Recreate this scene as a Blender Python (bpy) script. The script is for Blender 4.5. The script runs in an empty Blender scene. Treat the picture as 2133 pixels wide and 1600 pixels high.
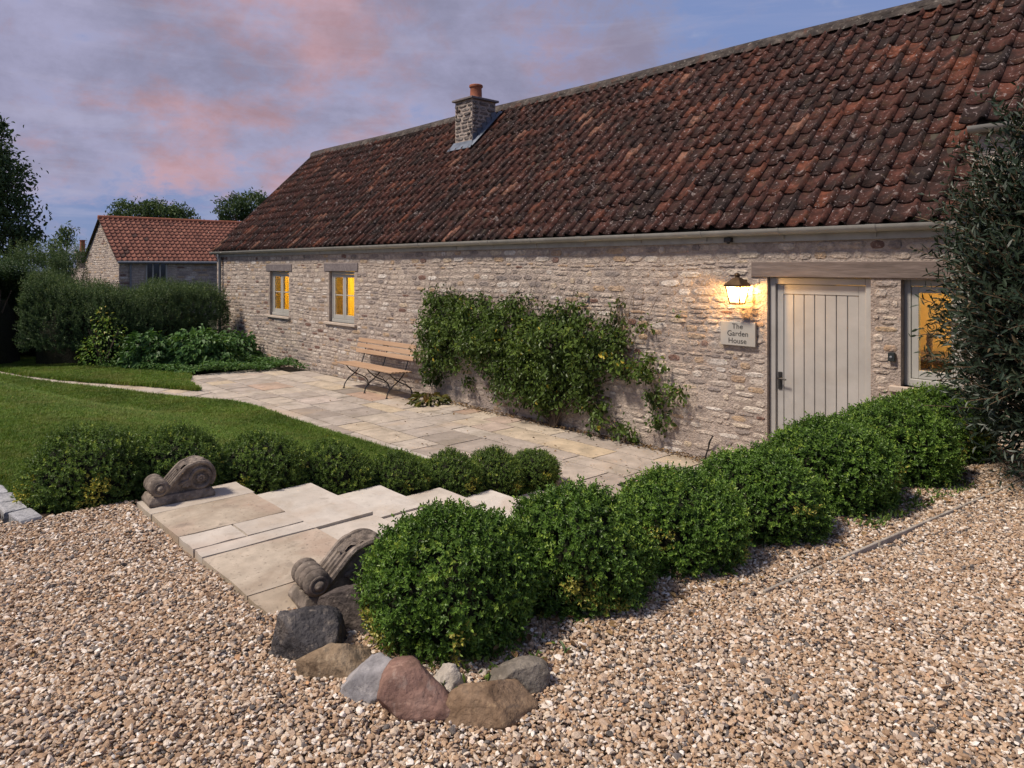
import bpy, bmesh, math, random
import numpy as np
from mathutils import Vector, Matrix, Euler
from mathutils.geometry import delaunay_2d_cdt
from mathutils import noise as mnoise

SC = bpy.context.scene
COL = SC.collection
R = math.radians
random.seed(7)
rng = np.random.default_rng(11)

# ------------------------------------------------------------------ camera
CAMP = Vector((0.0, -7.26, 2.21))
YAW = math.atan2(1371, 1500)                 # angle between optical axis and the house wall
cam_d = bpy.data.cameras.new('camera')
cam_d.sensor_width = 36.0
cam_d.lens = 36.0 * 1500 / 2133
cam_d.shift_y = -244 / 2133
cam_d.clip_start = 0.05
cam_d.clip_end = 2000
cam = bpy.data.objects.new('camera', cam_d)
COL.objects.link(cam)
cam.location = CAMP
cam.rotation_euler = (R(90), 0, math.pi / 2 - YAW)
SC.camera = cam

# ------------------------------------------------------------------ light
SUN_DIR = Vector((-0.22, -0.52, 0.82)).normalized()      # towards the sun
sun_el = math.asin(SUN_DIR.z)
sun_az = math.atan2(SUN_DIR.x, SUN_DIR.y)
sd = bpy.data.lights.new('sun', 'SUN')
sd.energy = 4.2
sd.angle = R(9.0)
sd.color = (1.0, 0.88, 0.76)
sun = bpy.data.objects.new('sun', sd)
COL.objects.link(sun)
sun.location = (-8, -10, 12)
sun.rotation_euler = (-SUN_DIR).to_track_quat('-Z', 'Y').to_euler()

world = bpy.data.worlds.new('World')
SC.world = world
world.use_nodes = True


def build_world():
    nt = world.node_tree
    nt.nodes.clear()
    N, L = nt.nodes.new, nt.links.new

    def nd(t, **k):
        n = N(t)
        for a, b in k.items():
            setattr(n, a, b)
        return n

    def mth(op, a, b=None, c=None):
        n = nd('ShaderNodeMath', operation=op)
        for i, v in enumerate((a, b, c)):
            if v is None:
                continue
            if isinstance(v, (int, float)):
                n.inputs[i].default_value = v
            else:
                L(v, n.inputs[i])
        return n.outputs[0]

    def mix(f, a, b):
        n = nd('ShaderNodeMix', data_type='RGBA')
        for s, v in ((n.inputs[0], f), (n.inputs[6], a), (n.inputs[7], b)):
            if isinstance(v, tuple):
                s.default_value = (*v, 1)
            elif isinstance(v, (int, float)):
                s.default_value = v
            else:
                L(v, s)
        return n.outputs[2]

    def ramp(v, stops):
        n = nd('ShaderNodeValToRGB')
        n.color_ramp.interpolation = 'EASE'
        e = n.color_ramp.elements
        while len(e) < len(stops):
            e.new(0.5)
        for el, (p, c) in zip(e, stops):
            el.position = p
            el.color = (c, c, c, 1) if isinstance(c, (int, float)) else (*c, 1)
        L(v, n.inputs[0])
        return n.outputs[0]

    tc = nd('ShaderNodeTexCoord')
    sep = nd('ShaderNodeSeparateXYZ')
    L(tc.outputs['Generated'], sep.inputs[0])
    zc = mth('MAXIMUM', sep.outputs[2], 0.0)
    den = mth('ADD', zc, 0.42)
    cx_ = mth('DIVIDE', sep.outputs[0], den)
    cy_ = mth('DIVIDE', sep.outputs[1], den)
    com = nd('ShaderNodeCombineXYZ')
    L(cx_, com.inputs[0])
    L(cy_, com.inputs[1])
    mp = nd('ShaderNodeMapping')
    L(com.outputs[0], mp.inputs[0])
    mp.inputs['Location'].default_value = (3.14, 4.22, 0.0)

    def noise(scale, detail, rough, dist, vec):
        n = nd('ShaderNodeTexNoise')
        n.inputs['Scale'].default_value = scale
        n.inputs['Detail'].default_value = detail
        n.inputs['Roughness'].default_value = rough
        n.inputs['Distortion'].default_value = dist
        L(vec, n.inputs['Vector'])
        return n.outputs['Fac']
    sky = nd('ShaderNodeTexSky', sky_type='NISHITA')
    sky.sun_disc = False
    sky.sun_elevation = sun_el
    sky.sun_rotation = sun_az
    sky.air_density = 1.0
    sky.dust_density = 1.5
    base = mix(1.0, sky.outputs[0], (0.055, 0.055, 0.062))
    base.node.blend_type = 'MULTIPLY'
    # dusk blue over the whole dome, a little paler at the horizon
    blue = ramp(zc, [(0.0, (0.225, 0.305, 0.510)), (0.08, (0.190, 0.265, 0.500)), (0.30, (0.215, 0.290, 0.535)), (0.8, (0.18, 0.22, 0.40))])
    base = mix(0.85, base, blue)
    n1 = noise(1.5, 9.0, 0.58, 0.25, mp.outputs[0])
    n2 = noise(5.0, 9.0, 0.68, 0.3, mp.outputs[0])
    n3 = noise(2.6, 7.0, 0.58, 0.2, mp.outputs[0])
    n4 = noise(13.0, 7.0, 0.68, 0.4, mp.outputs[0])
    # how far round towards the sunset (the west, away left) a direction lies
    west = mth('ADD', mth('MULTIPLY', sep.outputs[0], -0.95), mth('MULTIPLY', sep.outputs[1], -0.10))
    wf = ramp(west, [(0.38, 0.0), (0.80, 1.0)])
    det = mth('ADD', mth('MULTIPLY', n2, 0.7), mth('MULTIPLY', n4, 0.3))
    cl = mth('ADD', mth('MULTIPLY', n1, 0.55), mth('MULTIPLY', det, 0.45))
    cl = mth('ADD', cl, mth('MULTIPLY', wf, 0.13))
    high = ramp(zc, [(0.03, 0.0), (0.13, 1.0)])
    cl = mth('ADD', cl, mth('MULTIPLY', high, 0.10))
    mask = ramp(cl, [(0.595, 0.0), (0.715, 1.0)])
    pk = mth('ADD', mth('MULTIPLY', n3, 0.6), mth('MULTIPLY', det, 0.4))
    pink = mth('MULTIPLY', ramp(pk, [(0.455, 0.0), (0.595, 1.0)]), mth('MULTIPLY', wf, high))
    cloud = mix(pink, (0.350, 0.338, 0.480), (0.535, 0.330, 0.360))
    shade = ramp(mth('ADD', mth('MULTIPLY', n1, 0.55), mth('MULTIPLY', det, 0.25)), [(0.34, 1.10), (0.50, 0.68)])
    cloud = mix(1.0, cloud, shade)
    cloud.node.blend_type = 'MULTIPLY'
    col = mix(mth('MULTIPLY', mask, 0.92), base, cloud)
    # thin pale streaks low down, and pale wisps in the clear blue
    mp2 = nd('ShaderNodeMapping')
    L(tc.outputs['Generated'], mp2.inputs[0])
    mp2.inputs['Scale'].default_value = (3.0, 3.0, 30)
    st = ramp(noise(1.3, 6, 0.6, 0.6, mp2.outputs[0]), [(0.47, 0.0), (0.70, 1.0)])
    low = ramp(zc, [(0.0, 1.0), (0.30, 0.35)])
    col = mix(mth('MULTIPLY', mth('MULTIPLY', st, 0.42), low), col, (0.46, 0.44, 0.57))
    wisp = mth('MULTIPLY', ramp(mth('SUBTRACT', n3, mth('MULTIPLY', mask, 0.3)), [(0.52, 0.0), (0.72, 1.0)]), high)
    col = mix(mth('MULTIPLY', wisp, 0.8), col, (0.56, 0.53, 0.58))
    bg = nd('ShaderNodeBackground')
    L(col, bg.inputs[0])
    bg.inputs[1].default_value = 1.0
    out = nd('ShaderNodeOutputWorld')
    L(bg.outputs[0], out.inputs[0])


build_world()
SC.view_settings.view_transform = 'Standard'
SC.view_settings.look = 'None'
SC.view_settings.exposure = 0.10
SC.view_settings.gamma = 1.0
SC.view_settings.use_curve_mapping = False
SC.cycles.max_bounces = 7
SC.cycles.transparent_max_bounces = 10
SC.cycles.caustics_reflective = False
SC.cycles.caustics_refractive = False
SC.cycles.use_denoising = True
SC.cycles.sample_clamp_indirect = 6.0


# ------------------------------------------------------------------ helpers
def tag(o, label=None, cat=None, group=None, kind=None):
    if label:
        o['label'] = label
    if cat:
        o['category'] = cat
    if group:
        o['group'] = group
    if kind:
        o['kind'] = kind
    return o


WLOC = {}


def empty(name, loc=(0, 0, 0), rz=0.0, sc=1.0):
    o = bpy.data.objects.new(name, None)
    COL.objects.link(o)
    o.location = loc
    o.rotation_euler = (0, 0, rz)
    o.scale = (sc, sc, sc) if isinstance(sc, (int, float)) else sc
    o.empty_display_size = 0.1
    WLOC[o.name] = Vector(loc)
    return o


def put(name, me, mat=None, parent=None, local=False):
    """link a mesh; vertices are world coordinates unless local."""
    o = bpy.data.objects.new(name, me)
    COL.objects.link(o)
    if mat is not None and not me.materials:
        me.materials.append(mat)
    if parent is not None:
        o.parent = parent
        if not local and parent.name in WLOC:
            o.matrix_parent_inverse = Matrix.Translation(-WLOC[parent.name])
    return o


def mesh_np(name, V, F, smooth=False, tint=None):
    """V (n,3), F (m,k) arrays of equal size faces."""
    V = np.asarray(V, dtype=np.float32)
    F = np.asarray(F, dtype=np.int32)
    me = bpy.data.meshes.new(name)
    me.vertices.add(len(V))
    me.vertices.foreach_set('co', V.ravel())
    m, k = F.shape
    me.loops.add(m * k)
    me.loops.foreach_set('vertex_index', F.ravel())
    me.polygons.add(m)
    me.polygons.foreach_set('loop_start', np.arange(0, m * k, k, dtype=np.int32))
    try:
        me.polygons.foreach_set('loop_total', np.full(m, k, dtype=np.int32))
    except Exception:
        pass
    me.polygons.foreach_set('use_smooth', np.full(m, smooth, dtype=bool))
    me.update(calc_edges=True)
    me.validate()
    if tint is not None:
        a = me.attributes.new('tint', 'FLOAT', 'POINT')
        a.data.foreach_set('value', np.asarray(tint, dtype=np.float32))
    return me


class MB:
    """collects simple shapes into one mesh"""
    def __init__(s):
        s.v, s.f = [], []

    def add(s, vs, fs):
        b = len(s.v)
        s.v += [tuple(v) for v in vs]
        s.f += [tuple(i + b for i in f) for f in fs]
        return s

    def box(s, a, b, M=None):
        x0, y0, z0 = a
        x1, y1, z1 = b
        vs = [Vector(p) for p in ((x0, y0, z0), (x1, y0, z0), (x1, y1, z0), (x0, y1, z0), (x0, y0, z1), (x1, y0, z1), (x1, y1, z1), (x0, y1, z1))]
        if M is not None:
            vs = [M @ v for v in vs]
        return s.add(vs, [(0, 3, 2, 1), (4, 5, 6, 7), (0, 1, 5, 4), (1, 2, 6, 5), (2, 3, 7, 6), (3, 0, 4, 7)])

    def tube(s, pts, rad, n=8, caps=True):
        pts = [Vector(p) for p in pts]
        if isinstance(rad, (int, float)):
            rad = [rad] * len(pts)
        rings = []
        up = Vector((0, 0, 1))
        prev = None
        vs = []
        for i, p in enumerate(pts):
            d = (pts[min(i + 1, len(pts) - 1)] - pts[max(i - 1, 0)]).normalized()
            if prev is None:
                a = up if abs(d.z) < 0.9 else Vector((1, 0, 0))
                u = d.cross(a).normalized()
            else:
                u = (prev - d * prev.dot(d)).normalized()
            prev = u
            w = d.cross(u)
            for k in range(n):
                t = 2 * math.pi * k / n
                vs.append(p + (u * math.cos(t) + w * math.sin(t)) * rad[i])
        fs = []
        for i in range(len(pts) - 1):
            for k in range(n):
                fs.append((i * n + k, i * n + (k + 1) % n, (i + 1) * n + (k + 1) % n, (i + 1) * n + k))
        if caps:
            fs.append(tuple(range(n))[::-1])
            fs.append(tuple((len(pts) - 1) * n + k for k in range(n)))
        return s.add(vs, fs)

    def lathe(s, prof, M=None, n=20, caps=True):
        vs, fs = [], []
        for r, z in prof:
            for k in range(n):
                t = 2 * math.pi * k / n
                v = Vector((r * math.cos(t), r * math.sin(t), z))
                vs.append(M @ v if M is not None else v)
        for i in range(len(prof) - 1):
            for k in range(n):
                fs.append((i * n + k, i * n + (k + 1) % n, (i + 1) * n + (k + 1) % n, (i + 1) * n + k))
        if caps:
            fs.append(tuple(range(n))[::-1])
            fs.append(tuple((len(prof) - 1) * n + k for k in range(n)))
        return s.add(vs, fs)

    def prism(s, poly, a, b, f):
        """poly: list of 2d points; f(p, t) -> 3d for t in (a, b)"""
        n = len(poly)
        vs = [f(p, a) for p in poly] + [f(p, b) for p in poly]
        fs = [tuple(range(n))[::-1], tuple(range(n, 2 * n))] + [(i, (i + 1) % n, n + (i + 1) % n, n + i) for i in range(n)]
        return s.add(vs, fs)

    def mesh(s, name, smooth=False, bevel=0.0, seg=1, angle=0.5):
        me = bpy.data.meshes.new(name)
        me.from_pydata(s.v, [], s.f)
        me.update()
        bm = bmesh.new()
        bm.from_mesh(me)
        bmesh.ops.recalc_face_normals(bm, faces=bm.faces)
        if bevel > 0:
            es = [e for e in bm.edges if len(e.link_faces) == 2 and e.calc_face_angle(0) > angle]
            bmesh.ops.bevel(bm, geom=es, offset=bevel, segments=seg, profile=0.6, affect='EDGES', clamp_overlap=True)
        bm.to_mesh(me)
        bm.free()
        if smooth:
            me.polygons.foreach_set('use_smooth', np.ones(len(me.polygons), dtype=bool))
            try:
                me.set_sharp_from_angle(angle=R(40))
            except Exception:
                pass
        me.update()
        return me

    def build(s, name, mat, parent=None, local=False, smooth=False, bevel=0.0, seg=1, angle=0.5):
        return put(name, s.mesh(name, smooth, bevel, seg, angle), mat, parent, local)


def settint(me, v):
    a = me.attributes.new('tint', 'FLOAT', 'POINT')
    a.data.foreach_set('value', np.full(len(me.vertices), v, dtype=np.float32))
    return me


def unit(a):
    return a / np.maximum(np.linalg.norm(a, axis=-1, keepdims=True), 1e-9)


def smooth01(t):
    t = np.clip(t, 0, 1)
    return t * t * (3 - 2 * t)


# ------------------------------------------------------------------ materials
def material(name, stops, src='noise', nscale=4.0, detail=5.0, var=0.25, vscale=9.0, rough=0.8, bump=0.3, bscale=40.0, bdist=0.01,
             spec=0.3, spots=(), trans=0.0, stretch=None, metal=0.0, mossy=None, interp='LINEAR', coat=0.0, wpos=False):
    m = bpy.data.materials.new(name)
    m.use_nodes = True
    nt = m.node_tree
    nt.nodes.clear()
    N, L = nt.nodes.new, nt.links.new
    out = N('ShaderNodeOutputMaterial')
    p = N('ShaderNodeBsdfPrincipled')
    geo = N('ShaderNodeNewGeometry')
    vec = geo.outputs['Position']
    if (src == 'objrand' and not wpos) or stretch == 'obj':
        vec = N('ShaderNodeTexCoord').outputs['Object']
    if isinstance(stretch, tuple):
        mp = N('ShaderNodeMapping')
        L(vec, mp.inputs[0])
        mp.inputs['Scale'].default_value = stretch
        vec = mp.outputs[0]

    def noise(sc, det=5.0, dist=0.0):
        n = N('ShaderNodeTexNoise')
        n.inputs['Scale'].default_value = sc
        n.inputs['Detail'].default_value = det
        n.inputs['Roughness'].default_value = 0.6
        n.inputs['Distortion'].default_value = dist
        L(vec, n.inputs['Vector'])
        return n.outputs['Fac']
    r = N('ShaderNodeValToRGB')
    e = r.color_ramp.elements
    r.color_ramp.interpolation = interp
    while len(e) < len(stops):
        e.new(0.5)
    for el, (pos, c) in zip(e, stops):
        el.position = pos
        el.color = (*c, 1)
    if src == 'noise':
        L(noise(nscale, detail), r.inputs[0])
    elif src == 'tint':
        a = N('ShaderNodeAttribute')
        a.attribute_name = 'tint'
        L(a.outputs['Fac'], r.inputs[0])
    else:
        L(N('ShaderNodeObjectInfo').outputs['Random'], r.inputs[0])
    col = r.outputs[0]

    def mixc(f, a, b, mode='MIX'):
        n = N('ShaderNodeMix')
        n.data_type = 'RGBA'
        n.blend_type = mode
        for s, v in ((n.inputs[0], f), (n.inputs[6], a), (n.inputs[7], b)):
            if isinstance(v, tuple):
                s.default_value = (*v, 1)
            elif isinstance(v, (int, float)):
                s.default_value = v
            else:
                L(v, s)
        return n.outputs[2]

    def mr(v, a, b, c, d):
        n = N('ShaderNodeMapRange')
        n.inputs[1].default_value, n.inputs[2].default_value, n.inputs[3].default_value, n.inputs[4].default_value = a, b, c, d
        L(v, n.inputs[0])
        return n.outputs[0]
    if var > 0:
        g = mr(noise(vscale, 6.0), 0.3, 0.7, 1 - var, 1 + var)
        cmb = N('ShaderNodeCombineColor')
        for i in range(3):
            L(g, cmb.inputs[i])
        col = mixc(1.0, col, cmb.outputs[0], 'MULTIPLY')
    for (c, sc, lo, hi, amt) in spots:
        f = mr(noise(sc, 4.0, 0.4), lo, hi, 0.0, amt)
        col = mixc(f, col, c)
    L(col, p.inputs['Base Color'])
    p.inputs['Roughness'].default_value = rough
    p.inputs['Specular IOR Level'].default_value = spec
    p.inputs['Metallic'].default_value = metal
    if coat:
        p.inputs['Coat Weight'].default_value = coat
    if bump > 0:
        b = N('ShaderNodeBump')
        b.inputs['Strength'].default_value = bump
        b.inputs['Distance'].default_value = bdist
        L(noise(bscale, 6.0), b.inputs['Height'])
        L(b.outputs[0], p.inputs['Normal'])
    sh = p.outputs[0]
    if trans > 0:
        t = N('ShaderNodeBsdfTranslucent')
        tcol = mixc(1.0, col, (1.0, 1.0, 0.55), 'MULTIPLY')
        L(tcol, t.inputs[0])
        mx = N('ShaderNodeMixShader')
        mx.inputs[0].default_value = trans
        L(sh, mx.inputs[1])
        L(t.outputs[0], mx.inputs[2])
        sh = mx.outputs[0]
    L(sh, out.inputs[0])
    return m


def emission(name, color, strength):
    m = bpy.data.materials.new(name)
    m.use_nodes = True
    nt = m.node_tree
    nt.nodes.clear()
    e = nt.nodes.new('ShaderNodeEmission')
    e.inputs[0].default_value = (*color, 1)
    e.inputs[1].default_value = strength
    o = nt.nodes.new('ShaderNodeOutputMaterial')
    nt.links.new(e.outputs[0], o.inputs[0])
    return m


def glass(name, diffuse=0.0, color=(1, 1, 1)):
    m = bpy.data.materials.new(name)
    m.use_nodes = True
    nt = m.node_tree
    nt.nodes.clear()
    N, L = nt.nodes.new, nt.links.new
    tr = N('ShaderNodeBsdfTransparent')
    tr.inputs[0].default_value = (*color, 1)
    gl = N('ShaderNodeBsdfGlossy')
    gl.inputs['Roughness'].default_value = 0.02
    lw = N('ShaderNodeLayerWeight')
    lw.inputs[0].default_value = 0.5
    pw_ = N('ShaderNodeMath')
    pw_.operation = 'POWER'
    L(lw.outputs['Facing'], pw_.inputs[0])
    pw_.inputs[1].default_value = 3.5
    fr = N('ShaderNodeMapRange')
    L(pw_.outputs[0], fr.inputs[0])
    fr.inputs[3].default_value = 0.04
    fr.inputs[4].default_value = 0.75
    mx = N('ShaderNodeMixShader')
    L(fr.outputs[0], mx.inputs[0])
    L(tr.outputs[0], mx.inputs[1])
    L(gl.outputs[0], mx.inputs[2])
    sh = mx.outputs[0]
    if diffuse > 0:
        t = N('ShaderNodeBsdfTranslucent')
        t.inputs[0].default_value = (*color, 1)
        m2 = N('ShaderNodeMixShader')
        m2.inputs[0].default_value = diffuse
        L(sh, m2.inputs[1])
        L(t.outputs[0], m2.inputs[2])
        sh = m2.outputs[0]
    o = N('ShaderNodeOutputMaterial')
    L(sh, o.inputs[0])
    return m


MT = {}
MT['mortar'] = material('lime_mortar', [(0.30, (0.315, 0.255, 0.211)), (0.5, (0.399, 0.330, 0.276)), (0.72, (0.482, 0.410, 0.345))], nscale=1.6, var=0.24, vscale=18, bump=1.0, bscale=42, bdist=0.025,
                        spots=[((0.238, 0.204, 0.185), 2.4, 0.54, 0.70, 0.55), ((0.558, 0.486, 0.416), 20, 0.58, 0.68, 0.55), ((0.202, 0.172, 0.153), 30, 0.62, 0.70, 0.5)])
MT['stone'] = material('rubble_stone', [(0.0, (0.224, 0.198, 0.186)), (0.16, (0.318, 0.268, 0.232)), (0.34, (0.424, 0.353, 0.290)), (0.55, (0.501, 0.425, 0.351)), (0.74, (0.565, 0.491, 0.412)), (0.83, (0.671, 0.623, 0.557)),
                        (0.89, (0.506, 0.394, 0.261)), (0.95, (0.435, 0.311, 0.209)), (1.0, (0.195, 0.118, 0.093))],
                       src='tint', var=0.30, vscale=20, bump=1.0, bscale=34, bdist=0.03, rough=0.92, spec=0.15,
                       spots=[((0.218, 0.193, 0.188), 6.0, 0.56, 0.70, 0.6), ((0.636, 0.570, 0.499), 26, 0.60, 0.69, 0.6), ((0.277, 0.241, 0.220), 1.2, 0.52, 0.68, 0.45), ((0.188, 0.159, 0.139), 40, 0.63, 0.70, 0.5)])
MT['tile'] = material('clay_pantile', [(0.0, (0.022, 0.016, 0.015)), (0.25, (0.041, 0.022, 0.018)), (0.5, (0.065, 0.027, 0.021)), (0.72, (0.094, 0.036, 0.025)), (0.88, (0.151, 0.052, 0.030)), (0.96, (0.204, 0.074, 0.040)), (1.0, (0.237, 0.133, 0.094))],
                      src='tint', var=0.55, vscale=15, bump=0.8, bscale=60, bdist=0.014, rough=0.9, spec=0.2,
                      spots=[((0.023, 0.019, 0.018), 3.2, 0.47, 0.63, 0.70), ((0.076, 0.053, 0.030), 8, 0.55, 0.70, 0.45), ((0.020, 0.015, 0.014), 19, 0.56, 0.68, 0.6), ((0.323, 0.271, 0.259), 30, 0.625, 0.665, 0.9), ((0.280, 0.233, 0.212), 8.5, 0.63, 0.69, 0.75)])
MT['tile_far'] = material('clay_pantile_far', [(0.0, (0.071, 0.037, 0.029)), (0.3, (0.155, 0.064, 0.045)), (0.8, (0.233, 0.096, 0.065)), (1.0, (0.282, 0.132, 0.088))],
                          src='tint', var=0.25, vscale=3, bump=0.3, bscale=20, rough=0.85, spots=[((0.049, 0.037, 0.036), 0.9, 0.64, 0.72, 0.75)])
MT['ridge'] = material('ridge_mortar', [(0.3, (0.026, 0.021, 0.019)), (0.5, (0.062, 0.050, 0.042)), (0.7, (0.125, 0.105, 0.088))], nscale=6, var=0.45, vscale=14, bump=1.0, bscale=30, bdist=0.03,
                       spots=[((0.022, 0.017, 0.015), 2.2, 0.50, 0.64, 0.7), ((0.26, 0.235, 0.20), 22, 0.60, 0.68, 0.7), ((0.13, 0.055, 0.032), 3.5, 0.58, 0.68, 0.6)])
MT['slab'] = material('paving_slab', [(0.0, (0.254, 0.216, 0.178)), (0.3, (0.373, 0.324, 0.275)), (0.6, (0.448, 0.394, 0.329)), (0.8, (0.475, 0.389, 0.270)), (0.9, (0.491, 0.448, 0.394)), (1.0, (0.405, 0.286, 0.211))],
                      src='tint', var=0.20, vscale=5, bump=0.35, bscale=22, bdist=0.008, rough=0.85, spec=0.25,
                      spots=[((0.248, 0.211, 0.157), 2.4, 0.50, 0.66, 0.5), ((0.151, 0.127, 0.103), 26, 0.61, 0.68, 0.7), ((0.130, 0.108, 0.081), 8, 0.60, 0.70, 0.4), ((0.486, 0.356, 0.227), 1.1, 0.58, 0.70, 0.35)])
MT['tread'] = material('step_slab', [(0.0, (0.313, 0.268, 0.209)), (0.3, (0.433, 0.377, 0.307)), (0.6, (0.511, 0.461, 0.391)), (0.85, (0.563, 0.525, 0.465)), (1.0, (0.516, 0.428, 0.316))],
                       src='tint', var=0.14, vscale=6, bump=0.45, bscale=30, bdist=0.006, rough=0.85, spec=0.2,
                       spots=[((0.369, 0.299, 0.219), 3.0, 0.50, 0.68, 0.5), ((0.305, 0.263, 0.209), 1.3, 0.54, 0.70, 0.45), ((0.203, 0.171, 0.135), 60, 0.64, 0.70, 0.6), ((0.240, 0.203, 0.158), 9, 0.62, 0.74, 0.4), ((0.433, 0.331, 0.251), 1.9, 0.56, 0.70, 0.35)])
MT['bed'] = material('joint_dirt', [(0.3, (0.030, 0.026, 0.018)), (0.7, (0.072, 0.060, 0.042))], nscale=8, var=0.4, vscale=30, bump=0.6, bscale=60)
MT['soil'] = material('garden_soil', [(0.3, (0.028, 0.019, 0.013)), (0.7, (0.075, 0.050, 0.034))], nscale=12, var=0.4, vscale=40, bump=1.0, bscale=70, bdist=0.03)
MT['ground'] = material('rough_ground', [(0.3, (0.020, 0.026, 0.010)), (0.7, (0.045, 0.050, 0.022))], nscale=2, var=0.3, bump=0.5, bscale=12)
MT['gravel_bed'] = material('gravel_base', [(0.3, (0.170, 0.119, 0.078)), (0.5, (0.289, 0.212, 0.145)), (0.7, (0.442, 0.340, 0.246))], nscale=60, var=0.4, vscale=90, bump=1.0, bscale=70, bdist=0.02)
MT['pebble'] = material('gravel_pebble', [(0.0, (0.097, 0.087, 0.077)), (0.08, (0.189, 0.164, 0.146)), (0.14, (0.310, 0.204, 0.123)), (0.30, (0.442, 0.296, 0.180)), (0.48, (0.516, 0.373, 0.246)), (0.62, (0.401, 0.302, 0.223)), (0.74, (0.586, 0.474, 0.350)),
                                 (0.88, (0.701, 0.610, 0.500)), (0.96, (0.826, 0.768, 0.677)), (1.0, (0.516, 0.282, 0.133))], src='objrand', var=0.25, vscale=1.8, bump=0.3, bscale=3.5, bdist=0.12, rough=0.68, spec=0.35)
MT['lawn'] = material('lawn_turf', [(0.3, (0.042, 0.078, 0.014)), (0.7, (0.085, 0.135, 0.026))], nscale=1.4, var=0.3, vscale=30, bump=1.0, bscale=130, bdist=0.03, spec=0.1)
MT['grass'] = material('grass_blade', [(0.0, (0.062, 0.118, 0.016)), (0.55, (0.120, 0.210, 0.028)), (0.9, (0.185, 0.265, 0.045)), (1.0, (0.28, 0.25, 0.09))], src='objrand', var=0.22, vscale=0.9, bump=0, rough=0.6, trans=0.3, spec=0.2, wpos=True, spots=[((0.215, 0.220, 0.060), 1.3, 0.50, 0.68, 0.55), ((0.060, 0.105, 0.018), 0.5, 0.50, 0.66, 0.4)])
FOL = {}


def foliage(name, stops, trans=0.22, rough=0.42, spec=0.4):
    FOL[name] = material(name, stops, src='tint', var=0.18, vscale=5, bump=0, rough=rough, spec=spec, trans=trans)
    return FOL[name]


foliage('box_leaf', [(0.0, (0.043, 0.079, 0.016)), (0.35, (0.075, 0.148, 0.024)), (0.7, (0.148, 0.260, 0.043)), (0.92, (0.289, 0.404, 0.068)), (1.0, (0.457, 0.396, 0.092))], 0.22, 0.42, 0.35)
foliage('box_leaf_dark', [(0.0, (0.050, 0.088, 0.020)), (0.5, (0.104, 0.175, 0.037)), (0.85, (0.219, 0.312, 0.061)), (0.95, (0.438, 0.490, 0.094)), (1.0, (0.600, 0.520, 0.104))], 0.2, 0.45, 0.3)
foliage('climber_leaf', [(0.0, (0.039, 0.063, 0.014)), (0.4, (0.077, 0.128, 0.023)), (0.8, (0.153, 0.227, 0.041)), (0.955, (0.244, 0.312, 0.062)), (0.97, (0.511, 0.408, 0.045)), (1.0, (0.567, 0.453, 0.068))], 0.25, 0.42, 0.35)
foliage('hedge_leaf', [(0.0, (0.038, 0.073, 0.026)), (0.5, (0.086, 0.141, 0.052)), (0.9, (0.182, 0.245, 0.096)), (1.0, (0.320, 0.363, 0.107))], 0.22, 0.5, 0.3)
foliage('dark_leaf', [(0.0, (0.029, 0.057, 0.021)), (0.6, (0.066, 0.118, 0.045)), (1.0, (0.147, 0.213, 0.074))], 0.15, 0.5, 0.3)
foliage('shrub_leaf', [(0.0, (0.013, 0.025, 0.013)), (0.5, (0.030, 0.050, 0.029)), (0.9, (0.054, 0.080, 0.046)), (1.0, (0.125, 0.096, 0.050))], 0.15, 0.42, 0.4)
foliage('tree_leaf', [(0.0, (0.030, 0.059, 0.021)), (0.5, (0.068, 0.113, 0.038)), (1.0, (0.148, 0.203, 0.068))], 0.2, 0.5, 0.3)
foliage('herb_leaf', [(0.0, (0.041, 0.094, 0.026)), (0.5, (0.084, 0.176, 0.047)), (1.0, (0.160, 0.277, 0.067))], 0.25, 0.5, 0.3)
foliage('hosta_leaf', [(0.0, (0.060, 0.075, 0.012)), (0.5, (0.13, 0.135, 0.022)), (0.8, (0.19, 0.13, 0.03)), (1.0, (0.24, 0.12, 0.03))], 0.25, 0.45, 0.4)
foliage('dry_leaf', [(0.0, (0.060, 0.035, 0.018)), (0.5, (0.16, 0.095, 0.045)), (1.0, (0.33, 0.22, 0.10))], 0.1, 0.7, 0.2)
MT['bark'] = material('bark', [(0.3, (0.055, 0.040, 0.028)), (0.7, (0.14, 0.105, 0.078))], nscale=12, var=0.3, bump=0.8, bscale=40, stretch=(1, 1, 0.3))
MT['twig'] = material('brown_twig', [(0.3, (0.10, 0.068, 0.040)), (0.7, (0.20, 0.145, 0.09))], nscale=6, var=0.3, bump=0.3)
MT['timber'] = material('oak_lintel', [(0.3, (0.110, 0.085, 0.074)), (0.55, (0.180, 0.142, 0.122)), (0.75, (0.245, 0.195, 0.165))], nscale=5, var=0.3, vscale=30, bump=0.7, bscale=30, stretch=(0.12, 1, 1), rough=0.85)
MT['slate'] = material('grey_lintel', [(0.3, (0.135, 0.118, 0.118)), (0.7, (0.20, 0.175, 0.172))], nscale=7, var=0.25, vscale=25, bump=0.5, bscale=40, rough=0.8)
MT['sill'] = material('pale_sill', [(0.3, (0.448, 0.375, 0.302)), (0.7, (0.538, 0.459, 0.375))], nscale=4, var=0.1, bump=0.25, bscale=60, rough=0.8)
MT['paint'] = material('sage_paint', [(0.3, (0.365, 0.352, 0.325)), (0.7, (0.410, 0.396, 0.366))], nscale=1.2, var=0.10, vscale=4, bump=0.10, bscale=60, bdist=0.003, rough=0.5, spec=0.4, spots=[((0.30, 0.27, 0.225), 2.2, 0.56, 0.72, 0.35), ((0.27, 0.24, 0.20), 45, 0.66, 0.72, 0.4)])
MT['wpaint'] = material('grey_window_paint', [(0.3, (0.354, 0.348, 0.313)), (0.7, (0.425, 0.413, 0.372))], nscale=2, var=0.06, bump=0.08, rough=0.5)
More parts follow.
